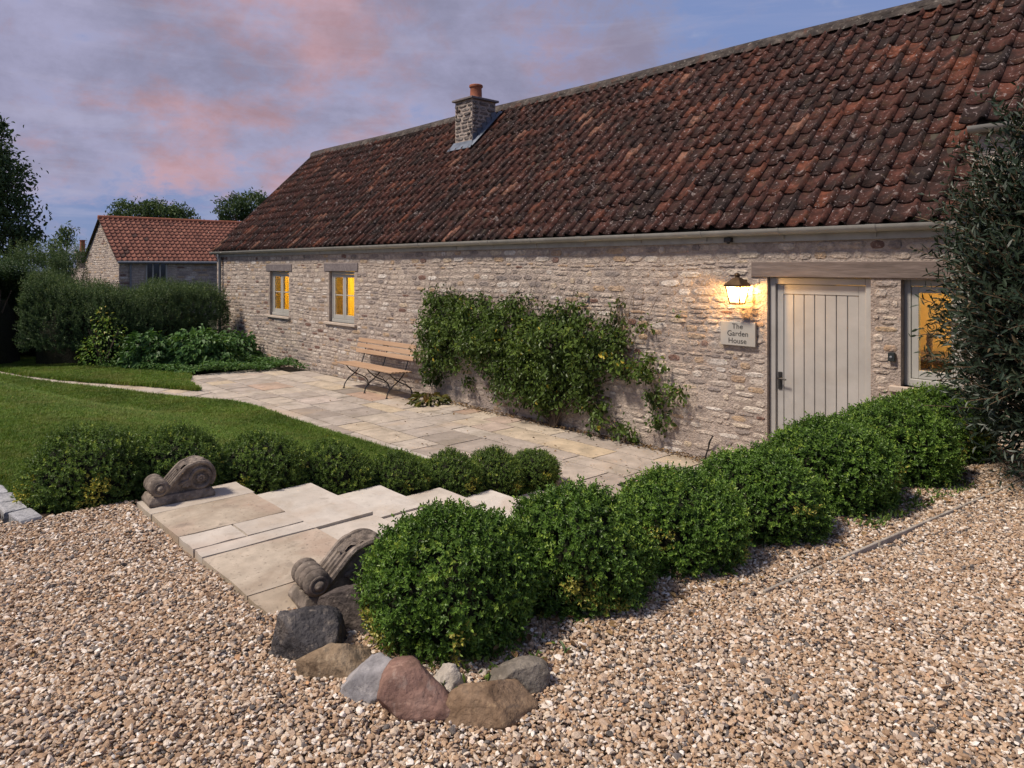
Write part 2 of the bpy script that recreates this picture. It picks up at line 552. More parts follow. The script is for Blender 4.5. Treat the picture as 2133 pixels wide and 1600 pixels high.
MT['gutter'] = material('grey_gutter', [(0.3, (0.310, 0.305, 0.275)), (0.7, (0.370, 0.365, 0.330))], nscale=1.5, var=0.12, vscale=6, bump=0.05, rough=0.45, spec=0.4)
MT['pipe'] = material('blue_grey_pipe', [(0.3, (0.175, 0.185, 0.195)), (0.7, (0.22, 0.23, 0.24))], nscale=2, var=0.1, bump=0.05, rough=0.45)
MT['iron'] = material('black_iron', [(0.3, (0.012, 0.012, 0.013)), (0.7, (0.022, 0.021, 0.020))], nscale=5, var=0.2, bump=0.15, rough=0.45, spec=0.5)
MT['bronze'] = material('lantern_bronze', [(0.3, (0.060, 0.036, 0.018)), (0.7, (0.11, 0.068, 0.034))], nscale=8, var=0.2, bump=0.1, rough=0.38, metal=0.7)
MT['slat'] = material('bench_slat', [(0.3, (0.380, 0.240, 0.144)), (0.7, (0.475, 0.321, 0.201))], nscale=6, var=0.12, vscale=25, bump=0.15, bscale=40, stretch=(0.08, 1, 1), rough=0.5, spec=0.35)
MT['sign'] = material('sign_board', [(0.3, (0.40, 0.375, 0.325)), (0.7, (0.43, 0.405, 0.355))], nscale=3, var=0.04, bump=0.05, rough=0.55)
MT['ink'] = material('sign_lettering', [(0.0, (0.035, 0.033, 0.03)), (1.0, (0.04, 0.038, 0.035))], var=0, bump=0, rough=0.6)
MT['flue'] = material('chimney_stone', [(0.0, (0.12, 0.11, 0.105)), (0.4, (0.22, 0.195, 0.175)), (0.8, (0.33, 0.295, 0.265)), (1.0, (0.16, 0.12, 0.10))], src='tint', var=0.4, vscale=14, bump=1.0, bscale=34, bdist=0.03, rough=0.92, spec=0.15, spots=[((0.07, 0.062, 0.058), 5, 0.50, 0.64, 0.7)])
MT['carved'] = material('carved_stone', [(0.3, (0.105, 0.088, 0.074)), (0.5, (0.195, 0.162, 0.132)), (0.72, (0.300, 0.255, 0.208))], nscale=9, var=0.35, vscale=28, bump=0.6, bscale=60, bdist=0.010, rough=0.95, spec=0.1,
                       spots=[((0.055, 0.047, 0.042), 6, 0.55, 0.68, 0.6), ((0.38, 0.33, 0.27), 45, 0.62, 0.69, 0.6), ((0.07, 0.06, 0.05), 38, 0.62, 0.70, 0.6)])
MT['lead'] = material('lead_flashing', [(0.3, (0.10, 0.122, 0.155)), (0.7, (0.18, 0.21, 0.255))], nscale=5, var=0.2, bump=0.3, bscale=12, rough=0.5, metal=0.3)
MT['pot'] = material('clay_pot', [(0.3, (0.25, 0.085, 0.045)), (0.7, (0.34, 0.125, 0.068))], nscale=5, var=0.2, bump=0.2, rough=0.8, spots=[((0.06, 0.05, 0.045), 7, 0.58, 0.7, 0.5)])
MT['granite'] = material('granite_sett', [(0.3, (0.20, 0.205, 0.215)), (0.5, (0.32, 0.325, 0.335)), (0.7, (0.46, 0.46, 0.465))], nscale=60, var=0.2, vscale=8, bump=0.8, bscale=50, rough=0.85)
MT['room'] = material('warm_plaster', [(0.3, (0.72, 0.58, 0.34)), (0.7, (0.76, 0.62, 0.37))], nscale=2, var=0.05, bump=0)
MT['curtain'] = material('yellow_curtain', [(0.3, (0.80, 0.60, 0.14)), (0.7, (0.84, 0.65, 0.18))], nscale=4, var=0.05, bump=0, trans=0.4)
MT['pane'] = glass('window_glass')
MT['lamp_pane'] = glass('lantern_glass', 0.35, (1.0, 0.9, 0.7))
MT['bulb'] = emission('lit_bulb', (1.0, 0.72, 0.36), 90)
MT['plastic'] = material('dark_plastic', [(0, (0.02, 0.026, 0.026)), (1, (0.03, 0.036, 0.036))], var=0, bump=0, rough=0.4)
MT['edging'] = material('edging_board', [(0.3, (0.30, 0.26, 0.21)), (0.7, (0.44, 0.39, 0.325))], nscale=6, var=0.3, vscale=20, bump=0.6, bscale=30, rough=0.9)
MT['joint'] = material('pale_pointing', [(0.3, (0.30, 0.275, 0.235)), (0.7, (0.47, 0.44, 0.40))], nscale=20, var=0.3, vscale=50, bump=0.6, bscale=60)
MT['stained'] = material('stained_slab', [(0.0, (0.380, 0.315, 0.235)), (1.0, (0.480, 0.415, 0.325))], src='tint', var=0.22, vscale=7, bump=0.5, bscale=30, bdist=0.006, rough=0.88, spec=0.2,
                         spots=[((0.27, 0.21, 0.15), 2.6, 0.44, 0.64, 0.7), ((0.43, 0.31, 0.235), 1.9, 0.54, 0.68, 0.45), ((0.16, 0.132, 0.105), 48, 0.60, 0.68, 0.7), ((0.17, 0.145, 0.115), 7, 0.57, 0.72, 0.55)])

# ------------------------------------------------------------------ ground
GZ = 0.70        # level of the gravel drive (patio is z = 0)


def lawn_h(x, y):
    x = np.asarray(x, float)
    y = np.asarray(y, float)
    s = smooth01((-8.0 - x) / 8.0)
    yb = -2.75 + s * (-5.4 + 2.75)
    w = 3.4 + s * (1.1 - 3.4)
    h = 0.60 * smooth01((yb - y) / w)
    return h + 0.028 + 0.012 * np.sin(x * 1.7 + 0.6) * np.sin(y * 1.3)


def poly_mesh(name, poly, zf, step, extra=0, jitter=0.0):
    """triangulated polygon with inner grid points, heights from zf"""
    poly = [Vector(p) for p in poly]
    xs = [p.x for p in poly]
    ys = [p.y for p in poly]
    pts = list(poly)
    edges = [(i, (i + 1) % len(poly)) for i in range(len(poly))]

    def inside(x, y):
        c = False
        n = len(poly)
        for i in range(n):
            a, b = poly[i], poly[(i + 1) % n]
            if (a.y > y) != (b.y > y) and x < (b.x - a.x) * (y - a.y) / (b.y - a.y) + a.x:
                c = not c
        return c
    x = min(xs) + step / 2
    while x < max(xs):
        y = min(ys) + step / 2
        while y < max(ys):
            if inside(x, y):
                pts.append(Vector((x, y)))
            y += step
        x += step
    v, e, f, *_ = delaunay_2d_cdt(pts, edges, [], 1, 1e-5)
    V = [(p.x, p.y, float(zf(p.x, p.y))) for p in v]
    me = bpy.data.meshes.new(name)
    me.from_pydata(V, [], [tuple(t) for t in f])
    me.update()
    bm = bmesh.new()
    bm.from_mesh(me)
    bmesh.ops.recalc_face_normals(bm, faces=bm.faces)
    if sum(fc.normal.z for fc in bm.faces) < 0:
        bmesh.ops.reverse_faces(bm, faces=bm.faces)
    bm.to_mesh(me)
    bm.free()
    me.polygons.foreach_set('use_smooth', np.ones(len(me.polygons), dtype=bool))
    return me


def densify(pts, d):
    out = []
    n = len(pts)
    for i in range(n):
        a, b = Vector(pts[i]), Vector(pts[(i + 1) % n])
        k = max(1, int((b - a).length / d))
        for j in range(k):
            out.append(tuple(a.lerp(b, j / k)))
    return out


g = MB().add([(-400, -300, -0.12), (300, -300, -0.12), (300, 400, -0.12), (-400, 400, -0.12)], [(0, 1, 2, 3)]).build('ground', MT['ground'])
tag(g, kind='structure')

# gravel drive: one raised terrace, its edge buried in beds and steps
GRAVEL = [(-30, -6.62), (-5.10, -6.62), (-5.06, -5.90), (-3.02, -5.90), (-3.02, -2.42), (-2.62, -2.42), (-2.62, -0.01), (14, -0.01), (14, -30), (-30, -30)]
mb = MB()
mb.prism(GRAVEL, -0.10, GZ - 0.042, lambda p, t: Vector((p[0], p[1], t)))
tag(mb.build('gravel_drive', MT['gravel_bed']), kind='structure')

# lawn, cut exactly along the paving
LAWN = [(-5.06, -2.40), (-5.6, -2.42), (-6.5, -2.50), (-7.54, -2.57), (-8.7, -2.63), (-9.85, -2.67), (-10.7, -2.68), (-11.29, -2.70), (-11.7, -2.82), (-12.3, -3.12), (-13.3, -3.60), (-14.6, -4.10), (-16.1, -4.66), (-17.7, -5.10),
        (-21, -5.9), (-30, -7.6), (-30, -6.62 - 1.6), (-26, -7.2), (-16, -6.62), (-5.12, -6.60), (-5.08, -5.9)]
LAWN = [(-5.06, -2.40), (-5.6, -2.42), (-6.5, -2.50), (-7.54, -2.57), (-8.7, -2.63), (-9.85, -2.67), (-10.7, -2.68), (-11.29, -2.70), (-11.7, -2.82), (-12.3, -3.12), (-13.3, -3.60), (-14.6, -4.10), (-16.1, -4.66), (-17.7, -5.10),
        (-19.5, -5.55), (-21.5, -5.9), (-24, -6.2), (-24, -6.60), (-5.12, -6.60), (-5.08, -5.9)]
lawn_me = poly_mesh('lawn', densify(LAWN, 0.3), lambda x, y: lawn_h(x, y), 0.22)
tag(put('lawn', lawn_me, MT['lawn']), kind='structure')
WEDGE = [(-13.15, -2.74), (-13.9, -3.12), (-14.5, -3.40), (-15.4, -3.92), (-16.3, -4.33), (-17.4, -4.72), (-18.43, -4.97), (-21.0, -5.5), (-21.0, -4.3), (-18.5, -3.6), (-16.6, -2.7), (-15.15, -2.25), (-14.2, -2.62)]
wedge_me = poly_mesh('lawn', densify(WEDGE, 0.3), lambda x, y: 0.03 + 0.02 * math.sin(x * 2), 0.25)
tag(put('lawn', wedge_me, MT['lawn']), kind='structure')

# ------------------------------------------------------------------ patio and path
patio = MB().add([(-15.3, -3.8, -0.03), (-2.62, -3.8, -0.03), (-2.62, -0.0, -0.03), (-15.3, -0.0, -0.03)], [(0, 1, 2, 3)]).build('patio', MT['bed'])
tag(patio, kind='structure')


def slab_mesh(name, lx, ly, th, tint, wob=0.004, bev=0.005):
    """riven slab, origin at the middle of its top"""
    nx, ny = 3, 3
    vs = []
    for j in range(ny + 1):
        for i in range(nx + 1):
            x = (i / nx - 0.5) * lx
            y = (j / ny - 0.5) * ly
            edge = i in (0, nx) or j in (0, ny)
            vs.append((x + random.uniform(-wob, wob), y + random.uniform(-wob, wob), random.uniform(-0.0015, 0.0015) - (bev if edge else 0)))
    k = nx + 1
    fs = [(j * k + i, j * k + i + 1, (j + 1) * k + i + 1, (j + 1) * k + i) for j in range(ny) for i in range(nx)]
    ring = [i for i in range(k)] + [j * k + nx for j in range(1, ny + 1)] + [ny * k + i for i in range(nx - 1, -1, -1)] + [j * k for j in range(ny - 1, 0, -1)]
    b = len(vs)
    for i in ring:
        vs.append((vs[i][0], vs[i][1], -th))
    n = len(ring)
    for i in range(n):
        fs.append((ring[(i + 1) % n], ring[i], b + i, b + (i + 1) % n))
    me = bpy.data.meshes.new(name)
    me.from_pydata(vs, [], fs)
    me.update()
    settint(me, tint)
    return me


def slab(x0, x1, y0, y1, z, th, parent, mat, tint, gap=0.015, name='slab', tilt=0.0):
    me = slab_mesh(name, x1 - x0 - gap, y1 - y0 - gap, th, tint)
    o = put(name, me, mat, parent, local=True)
    pl = WLOC.get(parent.name, Vector((0, 0, 0)))
    o.location = Vector(((x0 + x1) / 2, (y0 + y1) / 2, z)) - pl
    o.rotation_euler = (random.uniform(-tilt, tilt), random.uniform(-tilt, tilt), 0)
    return o


LE = [(-2.4, -2.62), (-5.6, -2.42), (-7.54, -2.57), (-9.85, -2.67), (-11.29, -2.70), (-12.3, -3.12), (-13.3, -3.60), (-15.3, -4.3)]


def lawn_edge_y(x):
    for (ax, ay), (bx, by) in zip(LE, LE[1:]):
        if bx <= x <= ax:
            return ay + (by - ay) * (x - ax) / (bx - ax)
    return -2.6


rs = random.Random(3)
courses = [-0.10, -0.50, -0.95, -1.25, -1.85, -2.30, -2.90, -3.35, -3.8]
for ci in range(len(courses) - 1):
    yt, yb = courses[ci], courses[ci + 1]
    x = -2.66 - rs.uniform(0, 0.4)
    while x > -15.2:
        ln = rs.choice([0.45, 0.6, 0.6, 0.75, 0.9, 0.9, 0.3])
        x0 = max(x - ln, -15.25)
        xm = (x + x0) / 2
        left = -14.55 - 0.28 * (-(yt + yb) / 2)
        if yt > min(lawn_edge_y(x), lawn_edge_y(x0)) - 0.05 and x0 > left - 0.5 and not (x0 < -13.25 and yb < -3.0 and x0 < -13.6) and not (-5.1 < xm < -3.0 and yt < -2.25):
            h = yt - yb
            tint = min(1, max(0, rs.gauss(0.52, 0.24)))
            if h > 0.5 and ln <= 0.45 and rs.random() < 0.7:
                ys = yb + h * 0.5
                slab(x0, x, ys, yt, rs.uniform(-0.002, 0.003), 0.035, patio, MT['slab'], tint, tilt=0.002)
                slab(x0, x, yb, ys, rs.uniform(-0.002, 0.003), 0.035, patio, MT['slab'], min(1, max(0, rs.gauss(0.5, 0.25))), tilt=0.002)
            else:
                slab(x0, x, yb, yt, rs.uniform(-0.002, 0.003), 0.035, patio, MT['slab'], tint, tilt=0.002)
        x = x0
# narrow path leaving to the left
path = MB()
LO = [(-12.6, -3.25), (-13.3, -3.62), (-14.6, -4.12), (-16.1, -4.68), (-17.7, -5.12), (-19.5, -5.6), (-21.5, -6.0)]
UP = [(-12.9, -2.60), (-13.75, -3.02), (-14.75, -3.50), (-16.3, -4.30), (-18.0, -4.82), (-19.6, -5.15), (-21.7, -5.6)]
for i in range(len(LO) - 1):
    path.add([(*LO[i], -0.028), (*LO[i + 1], -0.028), (*UP[i + 1], -0.028), (*UP[i], -0.028)], [(0, 1, 2, 3)])
path = path.build('path', MT['bed'])
tag(path, kind='structure')


def quad_slab(c, z, th, parent, mat, tint, gap=0.006, name='slab'):
    m = sum((Vector(p) for p in c), Vector((0, 0))) / 4
    cc = [Vector(p) + (m - Vector(p)).normalized() * gap for p in c]
    mb = MB().prism([(p.x, p.y) for p in cc], z - th, z, lambda p, t: Vector((p[0], p[1], t)))
    me = mb.mesh(name, bevel=0.004)
    settint(me, tint)
    return put(name, me, mat, parent, local=True)


for i in range(len(LO) - 1):
    a0, a1, b0, b1 = map(Vector, (LO[i], LO[i + 1], UP[i], UP[i + 1]))
    n = max(2, int((a1 - a0).length / 0.62))
    for j in range(n):
        s, t = j / n, (j + 1) / n
        p0, p1, q0, q1 = a0.lerp(a1, s), a0.lerp(a1, t), b0.lerp(b1, s), b0.lerp(b1, t)
        k = rs.choice([0.4, 0.5, 0.6])
        m0, m1 = p0.lerp(q0, k), p1.lerp(q1, k)
        quad_slab([p0, p1, m1, m0], rs.uniform(0.004, 0.010), 0.035, path, MT['slab'], min(1, max(0, rs.gauss(0.5, 0.2))))
        quad_slab([m0, m1, q1, q0], rs.uniform(0.004, 0.010), 0.035, path, MT['slab'], min(1, max(0, rs.gauss(0.5, 0.2))))

# ------------------------------------------------------------------ garden steps
steps = empty('stone_steps', (-4.02, -5.9, 0))
tag(steps, 'pale limestone steps descending from the gravel to the patio between box hedges', 'steps')
SX0, SX1 = -5.04, -3.0
ynos = [-5.93, -5.30, -4.72, -4.12, -3.52, -2.94, -2.30]       # front edge, then each nosing
zt = [0.705, 0.572, 0.432, 0.290, 0.155, 0.022]
splits = [
    [(-5.04, 0.45), (-4.72, -0.5), (-4.22, 0.62), (-3.84, -0.2), (-3.26, -1.0)],
    [(-5.04, 0.70), (-4.15, 0.58), (-3.55, 0.35)],
    [(-5.04, 0.80), (-4.38, 0.72), (-3.62, 0.62)],
    [(-5.04, 0.62), (-4.45, 0.85), (-3.72, 0.70)],
    [(-5.04, 0.84), (-4.30, 0.95), (-3.60, 0.55)],
    [(-5.04, 0.60), (-4.20, 0.66), (-3.50, 0.5)]]
for i, z in enumerate(zt):
    ya, yb = ynos[i] - (0.0 if i == 0 else 0.06), ynos[i + 1] + 0.015
    sp = splits[i] + [(SX1, 0)]
    for k in range(len(sp) - 1):
        hz = rs.uniform(-0.004, 0.004) + (0.012 if (k == 0 and i in (1, 2, 3)) else 0)
        dy = rs.uniform(-0.012, 0.012)
        if i == 0 and k == 2:
            slab(sp[k][0], -3.98, ya, ya + 0.30, z + hz, 0.05, steps, MT['tread'], sp[k][1], tilt=0.003)
            slab(sp[k][0], -3.98, ya + 0.30, yb, z + hz, 0.05, steps, MT['tread'], 0.5, tilt=0.003)
            slab(-3.98, sp[k + 1][0], ya, yb + dy, z + hz, 0.05, steps, MT['tread'], 0.6, tilt=0.003)
        else:
            slab(sp[k][0], sp[k + 1][0], ya, yb + dy, z + hz, 0.05, steps, MT['stained'] if sp[k][1] < 0 else MT['tread'], max(0, 1 + sp[k][1]) if sp[k][1] < 0 else sp[k][1], tilt=0.004, gap=0.010)
base = MB()
for i, z in enumerate(zt):
    base.box((SX0 + 0.03, ynos[i] + (0.02 if i == 0 else -0.05), -0.05 + 0.001 * i), (SX1 - 0.03 - 0.002 * i, ynos[i + 1] - 0.03, z - (0.013 if i == 0 else 0.045)))
base.build('riser', MT['joint'], steps)

# planting beds beside the steps
def soil_strip(name, pts, w, zf):
    V, F = [], []
    for i, (x, y) in enumerate(pts):
        for k in range(5):
            xx = x + (k / 4 - 0.5) * w
            V.append((xx, y, zf(xx, y) + (0.02 if k in (1, 2, 3) else -0.03) + random.uniform(-0.008, 0.012)))
    for i in range(len(pts) - 1):
        for k in range(4):
            F.append((i * 5 + k, i * 5 + k + 1, i * 5 + 6 + k, i * 5 + 5 + k))
    me = mesh_np(name, V, F, True)
    return tag(put(name, me, MT['soil']), kind='structure')


soil_strip('soil_bed', [(-5.42, -6.45 + 0.2 * i) for i in range(23)], 0.74, lambda x, y: float(lawn_h(x, y)) + 0.012)
soil_strip('soil_bed', [(-2.50 + 0.018 * i, -5.62 + 0.2 * i) for i in range(28)], 0.56, lambda x, y: GZ - 0.004)

# retaining kerb between the bed and the steps / patio
rk = MB()
rk.box((-3.08, -5.86, -0.09), (-3.021, -2.40, 0.62))
ret = rk.build('retaining_wall', MT['mortar'])
tag(ret, 'low mortared retaining wall behind the clipped hedge beside the steps', 'wall')


# drain cover frame in the paving
dc = empty('drain_cover', (-4.4, -1.30, 0.0))
tag(dc, 'square slab drain cover with thin dark metal frame in the patio', 'drain cover')
mb = MB()
X0, X1, Y0, Y1 = -4.66, -4.18, -1.56, -1.06
for a, b in (((X0, Y0), (X0 + 0.022, Y1)), ((X1 - 0.022, Y0), (X1, Y1)), ((X0 + 0.022, Y0), (X1 - 0.022, Y0 + 0.022)), ((X0 + 0.022, Y1 - 0.022), (X1 - 0.022, Y1))):
    mb.box((*a, -0.02), (*b, 0.012))
mb.build('frame', MT['iron'], dc)
slab(X0 + 0.03, X1 - 0.03, Y0 + 0.03, Y1 - 0.03, 0.009, 0.02, dc, MT['slab'], 0.4)

# ------------------------------------------------------------------ gravel pebbles (geometry-node stuff on a point mesh)
def instancer(name, pts, rot, scl, idx, coll, label, cat):
    me = bpy.data.meshes.new(name)
    me.vertices.add(len(pts))
    me.vertices.foreach_set('co', np.asarray(pts, np.float32).ravel())
    for nm, tp, key, arr in (('rot', 'FLOAT_VECTOR', 'vector', rot), ('scl', 'FLOAT_VECTOR', 'vector', scl)):
        a = me.attributes.new(nm, tp, 'POINT')
        a.data.foreach_set(key, np.asarray(arr, np.float32).ravel())
    a = me.attributes.new('pick', 'INT', 'POINT')
    a.data.foreach_set('value', np.asarray(idx, np.int32))
    me.update()
    o = put(name, me)
    ng = bpy.data.node_groups.new(name + '_nodes', 'GeometryNodeTree')
    ng.interface.new_socket('Geometry', in_out='INPUT', socket_type='NodeSocketGeometry')
    ng.interface.new_socket('Geometry', in_out='OUTPUT', socket_type='NodeSocketGeometry')
    N, L = ng.nodes.new, ng.links.new
    gi, go = N('NodeGroupInput'), N('NodeGroupOutput')
    ip = N('GeometryNodeInstanceOnPoints')
    ci = N('GeometryNodeCollectionInfo')
    ci.inputs['Collection'].default_value = coll
    ci.inputs['Separate Children'].default_value = True
    ci.inputs['Reset Children'].default_value = True

    def attr(nm, tp):
        n = N('GeometryNodeInputNamedAttribute')
        n.data_type = tp
        n.inputs['Name'].default_value = nm
        return n.outputs[0]
    e2r = N('FunctionNodeEulerToRotation')
    L(attr('rot', 'FLOAT_VECTOR'), e2r.inputs[0])
    L(gi.outputs[0], ip.inputs['Points'])
    L(ci.outputs[0], ip.inputs['Instance'])
    ip.inputs['Pick Instance'].default_value = True
    L(attr('pick', 'INT'), ip.inputs['Instance Index'])
    L(e2r.outputs[0], ip.inputs['Rotation'])
    L(attr('scl', 'FLOAT_VECTOR'), ip.inputs['Scale'])
    L(ip.outputs[0], go.inputs[0])
    md = o.modifiers.new('scatter', 'NODES')
    md.node_group = ng
    tag(o, label, cat, kind='stuff')
    return o


def pebble_mesh(i):
    bm = bmesh.new()
    bmesh.ops.create_icosphere(bm, subdivisions=2, radius=0.5)
    r = random.Random(100 + i)
    off = Vector((r.uniform(-9, 9), r.uniform(-9, 9), r.uniform(-9, 9)))
    cuts = [(Vector((r.uniform(-1, 1), r.uniform(-1, 1), r.uniform(-1, 1))).normalized(), r.uniform(0.22, 0.40)) for _ in range(8)]
    for v in bm.verts:
        d = v.co.normalized()
        v.co *= 1 + 0.32 * mnoise.noise(d * 1.3 + off)
        for n, h in cuts:
            k = v.co.dot(n) - h
            if k > 0:
                v.co -= n * k * 0.97
    me = bpy.data.meshes.new('pebble')
    bm.to_mesh(me)
    bm.free()
    me.polygons.foreach_set('use_smooth', np.ones(len(me.polygons), dtype=bool))
    me.set_sharp_from_angle(angle=R(32))
    me.materials.append(MT['pebble'])
    return me


peb_col = bpy.data.collections.new('pebble_source')
NPEB = 12
for i in range(NPEB):
    peb_col.objects.link(bpy.data.objects.new('pebble', pebble_mesh(i)))


def in_poly(px, py, poly):
    c = np.zeros(len(px), bool)
    n = len(poly)
    for i in range(n):
        (ax, ay), (bx, by) = poly[i], poly[(i + 1) % n]
        if ay == by:
            continue
        m = ((ay > py) != (by > py)) & (px < (bx - ax) * (py - ay) / (by - ay) + ax)
        c ^= m
    return c


AXV = np.array([-math.cos(YAW), math.sin(YAW)])
RTV = np.array([math.sin(YAW), math.cos(YAW)])


def in_view(x, y, margin=0.9, zmin=1.25, zmax=60):
    d = np.stack([x - CAMP.x, y - CAMP.y], -1)
    Z = d @ AXV
    X = d @ RTV
    return (Z > zmin) & (Z < zmax) & (np.abs(X) < 0.715 * Z + margin)


def edging_x(y):
    return -1.66 + (y + 4.09) * 0.119


def scatter_gravel():
    P, RO, S = [], [], []
    for layer, sp in ((0, 0.0145), (1, 0.0172), (2, 0.0135)):
        gx, gy = np.meshgrid(np.arange(-9.5, 3.4, sp), np.arange(-9.0, -0.05, sp))
        x = gx.ravel() + rng.uniform(-.5, .5, gx.size) * sp * 1.1
        y = gy.ravel() + rng.uniform(-.5, .5, gx.size) * sp * 1.1
        ok = in_poly(x, y, GRAVEL) & in_view(x, y, (1.8, 1.8, 0.5)[layer], (0.9, 0.9, 1.6)[layer], 8.5)
        ok &= ~((x < -2.26 + (y + 5.4) * 0.09) & (x > -3.1) & (y > -5.66))         # under the right hedge
        ok &= ~((x < -3.0) & (y > -5.96) & (x > -5.05))
        ok &= (np.abs(x - edging_x(y)) > 0.012) | (y < -4.15)
        x, y = x[ok], y[ok]
        n = len(x)
        hmap = 0.015 * np.sin(x * 2.1 + 1) * np.sin(y * 1.7) + 0.008 * np.sin(x * 5.3 + y * 4.1) + 0.006 * np.sin(x * 9 - y * 7.7)
        z = GZ + 0.003 + hmap + (0, 0.007, 0.001)[layer] + rng.uniform(-0.004, 0.006, n)
        sz = rng.lognormal(math.log((0.0175, 0.0178, 0.0095)[layer]), 0.27, n)
        sz = np.clip(sz, 0.006, 0.036)
        s = np.stack([sz * rng.uniform(0.95, 1.35, n), sz * rng.uniform(0.75, 1.05, n), sz * rng.uniform(0.42, 0.78, n)], -1)
        ro = np.stack([rng.normal(0, 0.35, n), rng.normal(0, 0.35, n), rng.uniform(0, 6.28, n)], -1)
        P.append(np.stack([x, y, z], -1))
        RO.append(ro)
        S.append(s)
    P, RO, S = map(np.concatenate, (P, RO, S))
    return instancer('gravel', P, RO, S, rng.integers(0, NPEB, len(P)), peb_col, 'loose tan and cream pebble gravel covering the drive', 'gravel')


scatter_gravel()

# grass blades on the lawn
def tuft_mesh(i):
    r = random.Random(300 + i)
    V, F = [], []
    for b in range(16):
        a = r.uniform(0, 6.28)
        rad = r.uniform(0, 0.045)
        bx, by = rad * math.cos(a), rad * math.sin(a)
        h = r.uniform(0.022, 0.042)
        w = r.uniform(0.0018, 0.003)
        t = r.uniform(0, 6.28)
        lx, ly = math.cos(t) * h * r.uniform(0.2, 0.9), math.sin(t) * h * r.uniform(0.2, 0.9)
        sx, sy = -math.sin(t) * w, math.cos(t) * w
        k = len(V)
        V += [(bx - sx, by - sy, -0.006), (bx + sx, by + sy, -0.006), (bx + lx * .45 + sx * .8, by + ly * .45 + sy * .8, h * .65), (bx + lx * .45 - sx * .8, by + ly * .45 - sy * .8, h * .65), (bx + lx, by + ly, h)]
        F += [(k, k + 1, k + 2, k + 3), (k + 3, k + 2, k + 4)]
    me = bpy.data.meshes.new('tuft')
    me.from_pydata(V, [], F)
    me.update()
    me.materials.append(MT['grass'])
    return me


tuft_col = bpy.data.collections.new('tuft_source')
for i in range(6):
    tuft_col.objects.link(bpy.data.objects.new('grass_tuft', tuft_mesh(i)))


def scatter_grass():
    n = 230000
    x = rng.uniform(-21, -5.0, n)
    y = rng.uniform(-6.6, -2.2, n)
    d = np.hypot(x - CAMP.x, y - CAMP.y)
    ok = (in_poly(x, y, LAWN) | in_poly(x, y, WEDGE)) & in_view(x, y, 2.0) & (rng.uniform(0, 1, n) < np.clip(9.0 / d, 0.35, 1.0))
    ok &= ~((x > -5.72) & (y < -2.5))
    ok &= ~((x > -6.6) & (y < -6.42))
    x, y = x[ok], y[ok]
    n = len(x)
    z = np.where(in_poly(x, y, WEDGE), 0.03, lawn_h(x, y))
    sc = rng.uniform(0.75, 1.25, n) * np.clip(np.hypot(x, y + 7.26) / 8.5, 0.9, 1.5)
    S = np.stack([sc * 1.1, sc * 1.1, sc * 0.85], -1)
    ro = np.stack([rng.normal(0, 0.12, n), rng.normal(0, 0.12, n), rng.uniform(0, 6.28, n)], -1)
    instancer('grass', np.stack([x, y, z], -1), ro, S, rng.integers(0, 6, n), tuft_col, 'short mown green grass of the garden lawn', 'grass')


scatter_grass()

# ------------------------------------------------------------------ rubble stone pieces
def stone_unit(i, nvar):
    """a rough stone face, unit size in x and z, proud towards -y; 10 point outline"""
    r = random.Random(500 + i)
    n = 10
    out, front, mid = [], [], []
    ph = r.uniform(0, 6.28)
    for k in range(n):
        a = 2 * math.pi * (k + 0.5) / n
        c, s = math.cos(a), math.sin(a)
        p = r.uniform(2.4, 7.5)
        q = (abs(c) ** p + abs(s) ** p) ** (-1 / p)
        x, z = 0.5 * c * q, 0.5 * s * q
        x *= r.uniform(0.84, 1.0)
        z *= r.uniform(0.76, 1.0)
        out.append((x, 0.9, z))
        mid.append((x * 0.93, -0.45 + r.uniform(-0.15, 0.1), z * 0.90))
        front.append((x * r.uniform(0.72, 0.88), -1.0 + r.uniform(-0.45, 0.35), z * r.uniform(0.58, 0.82)))
    V = out + mid + front + [(r.uniform(-.1, .1), -1.08 + r.uniform(-0.2, 0.15), r.uniform(-.1, .1))]
    Q = []
    for k in range(n):
        m = (k + 1) % n
        Q.append((k, m, n + m, n + k))
        Q.append((n + k, n + m, 2 * n + m, 2 * n + k))
    T = [(2 * n + k, 2 * n + (k + 1) % n, 3 * n) for k in range(n)]
    return np.array(V), Q, T


NST = 48
STONES = [stone_unit(i, NST) for i in range(NST)]


def stone_tint(r):
    u = r.random()
    if u < 0.10:
        return r.uniform(0.02, 0.14)
    if u < 0.80:
        return min(0.78, max(0.15, r.gauss(0.50, 0.15)))
    if u < 0.89:
        return r.uniform(0.78, 0.85)
    if u < 0.985:
        return r.uniform(0.86, 0.96)
    return 1.0


_r = random.Random(77)
STINT = [stone_tint(_r) for _ in range(NST)]
STONE_ME = []
for i, (V, Q, T) in enumerate(STONES):
    me = bpy.data.meshes.new('stone')
    me.from_pydata([tuple(v) for v in V], [], [tuple(q) for q in Q] + [tuple(t) for t in T])
    me.update()
    bm = bmesh.new()
    bm.from_mesh(me)
    bmesh.ops.recalc_face_normals(bm, faces=bm.faces)
    bm.to_mesh(me)
    bm.free()
    me.polygons.foreach_set('use_smooth', np.array([p.normal.y < -0.55 for p in me.polygons]))
    settint(me, STINT[i])
    me.materials.append(MT['stone'])
    STONE_ME.append(me)
STONE_NP = []
for me in STONE_ME:
    v = np.array([x.co[:] for x in me.vertices])
    STONE_NP.append((v, [tuple(p.vertices) for p in me.polygons]))


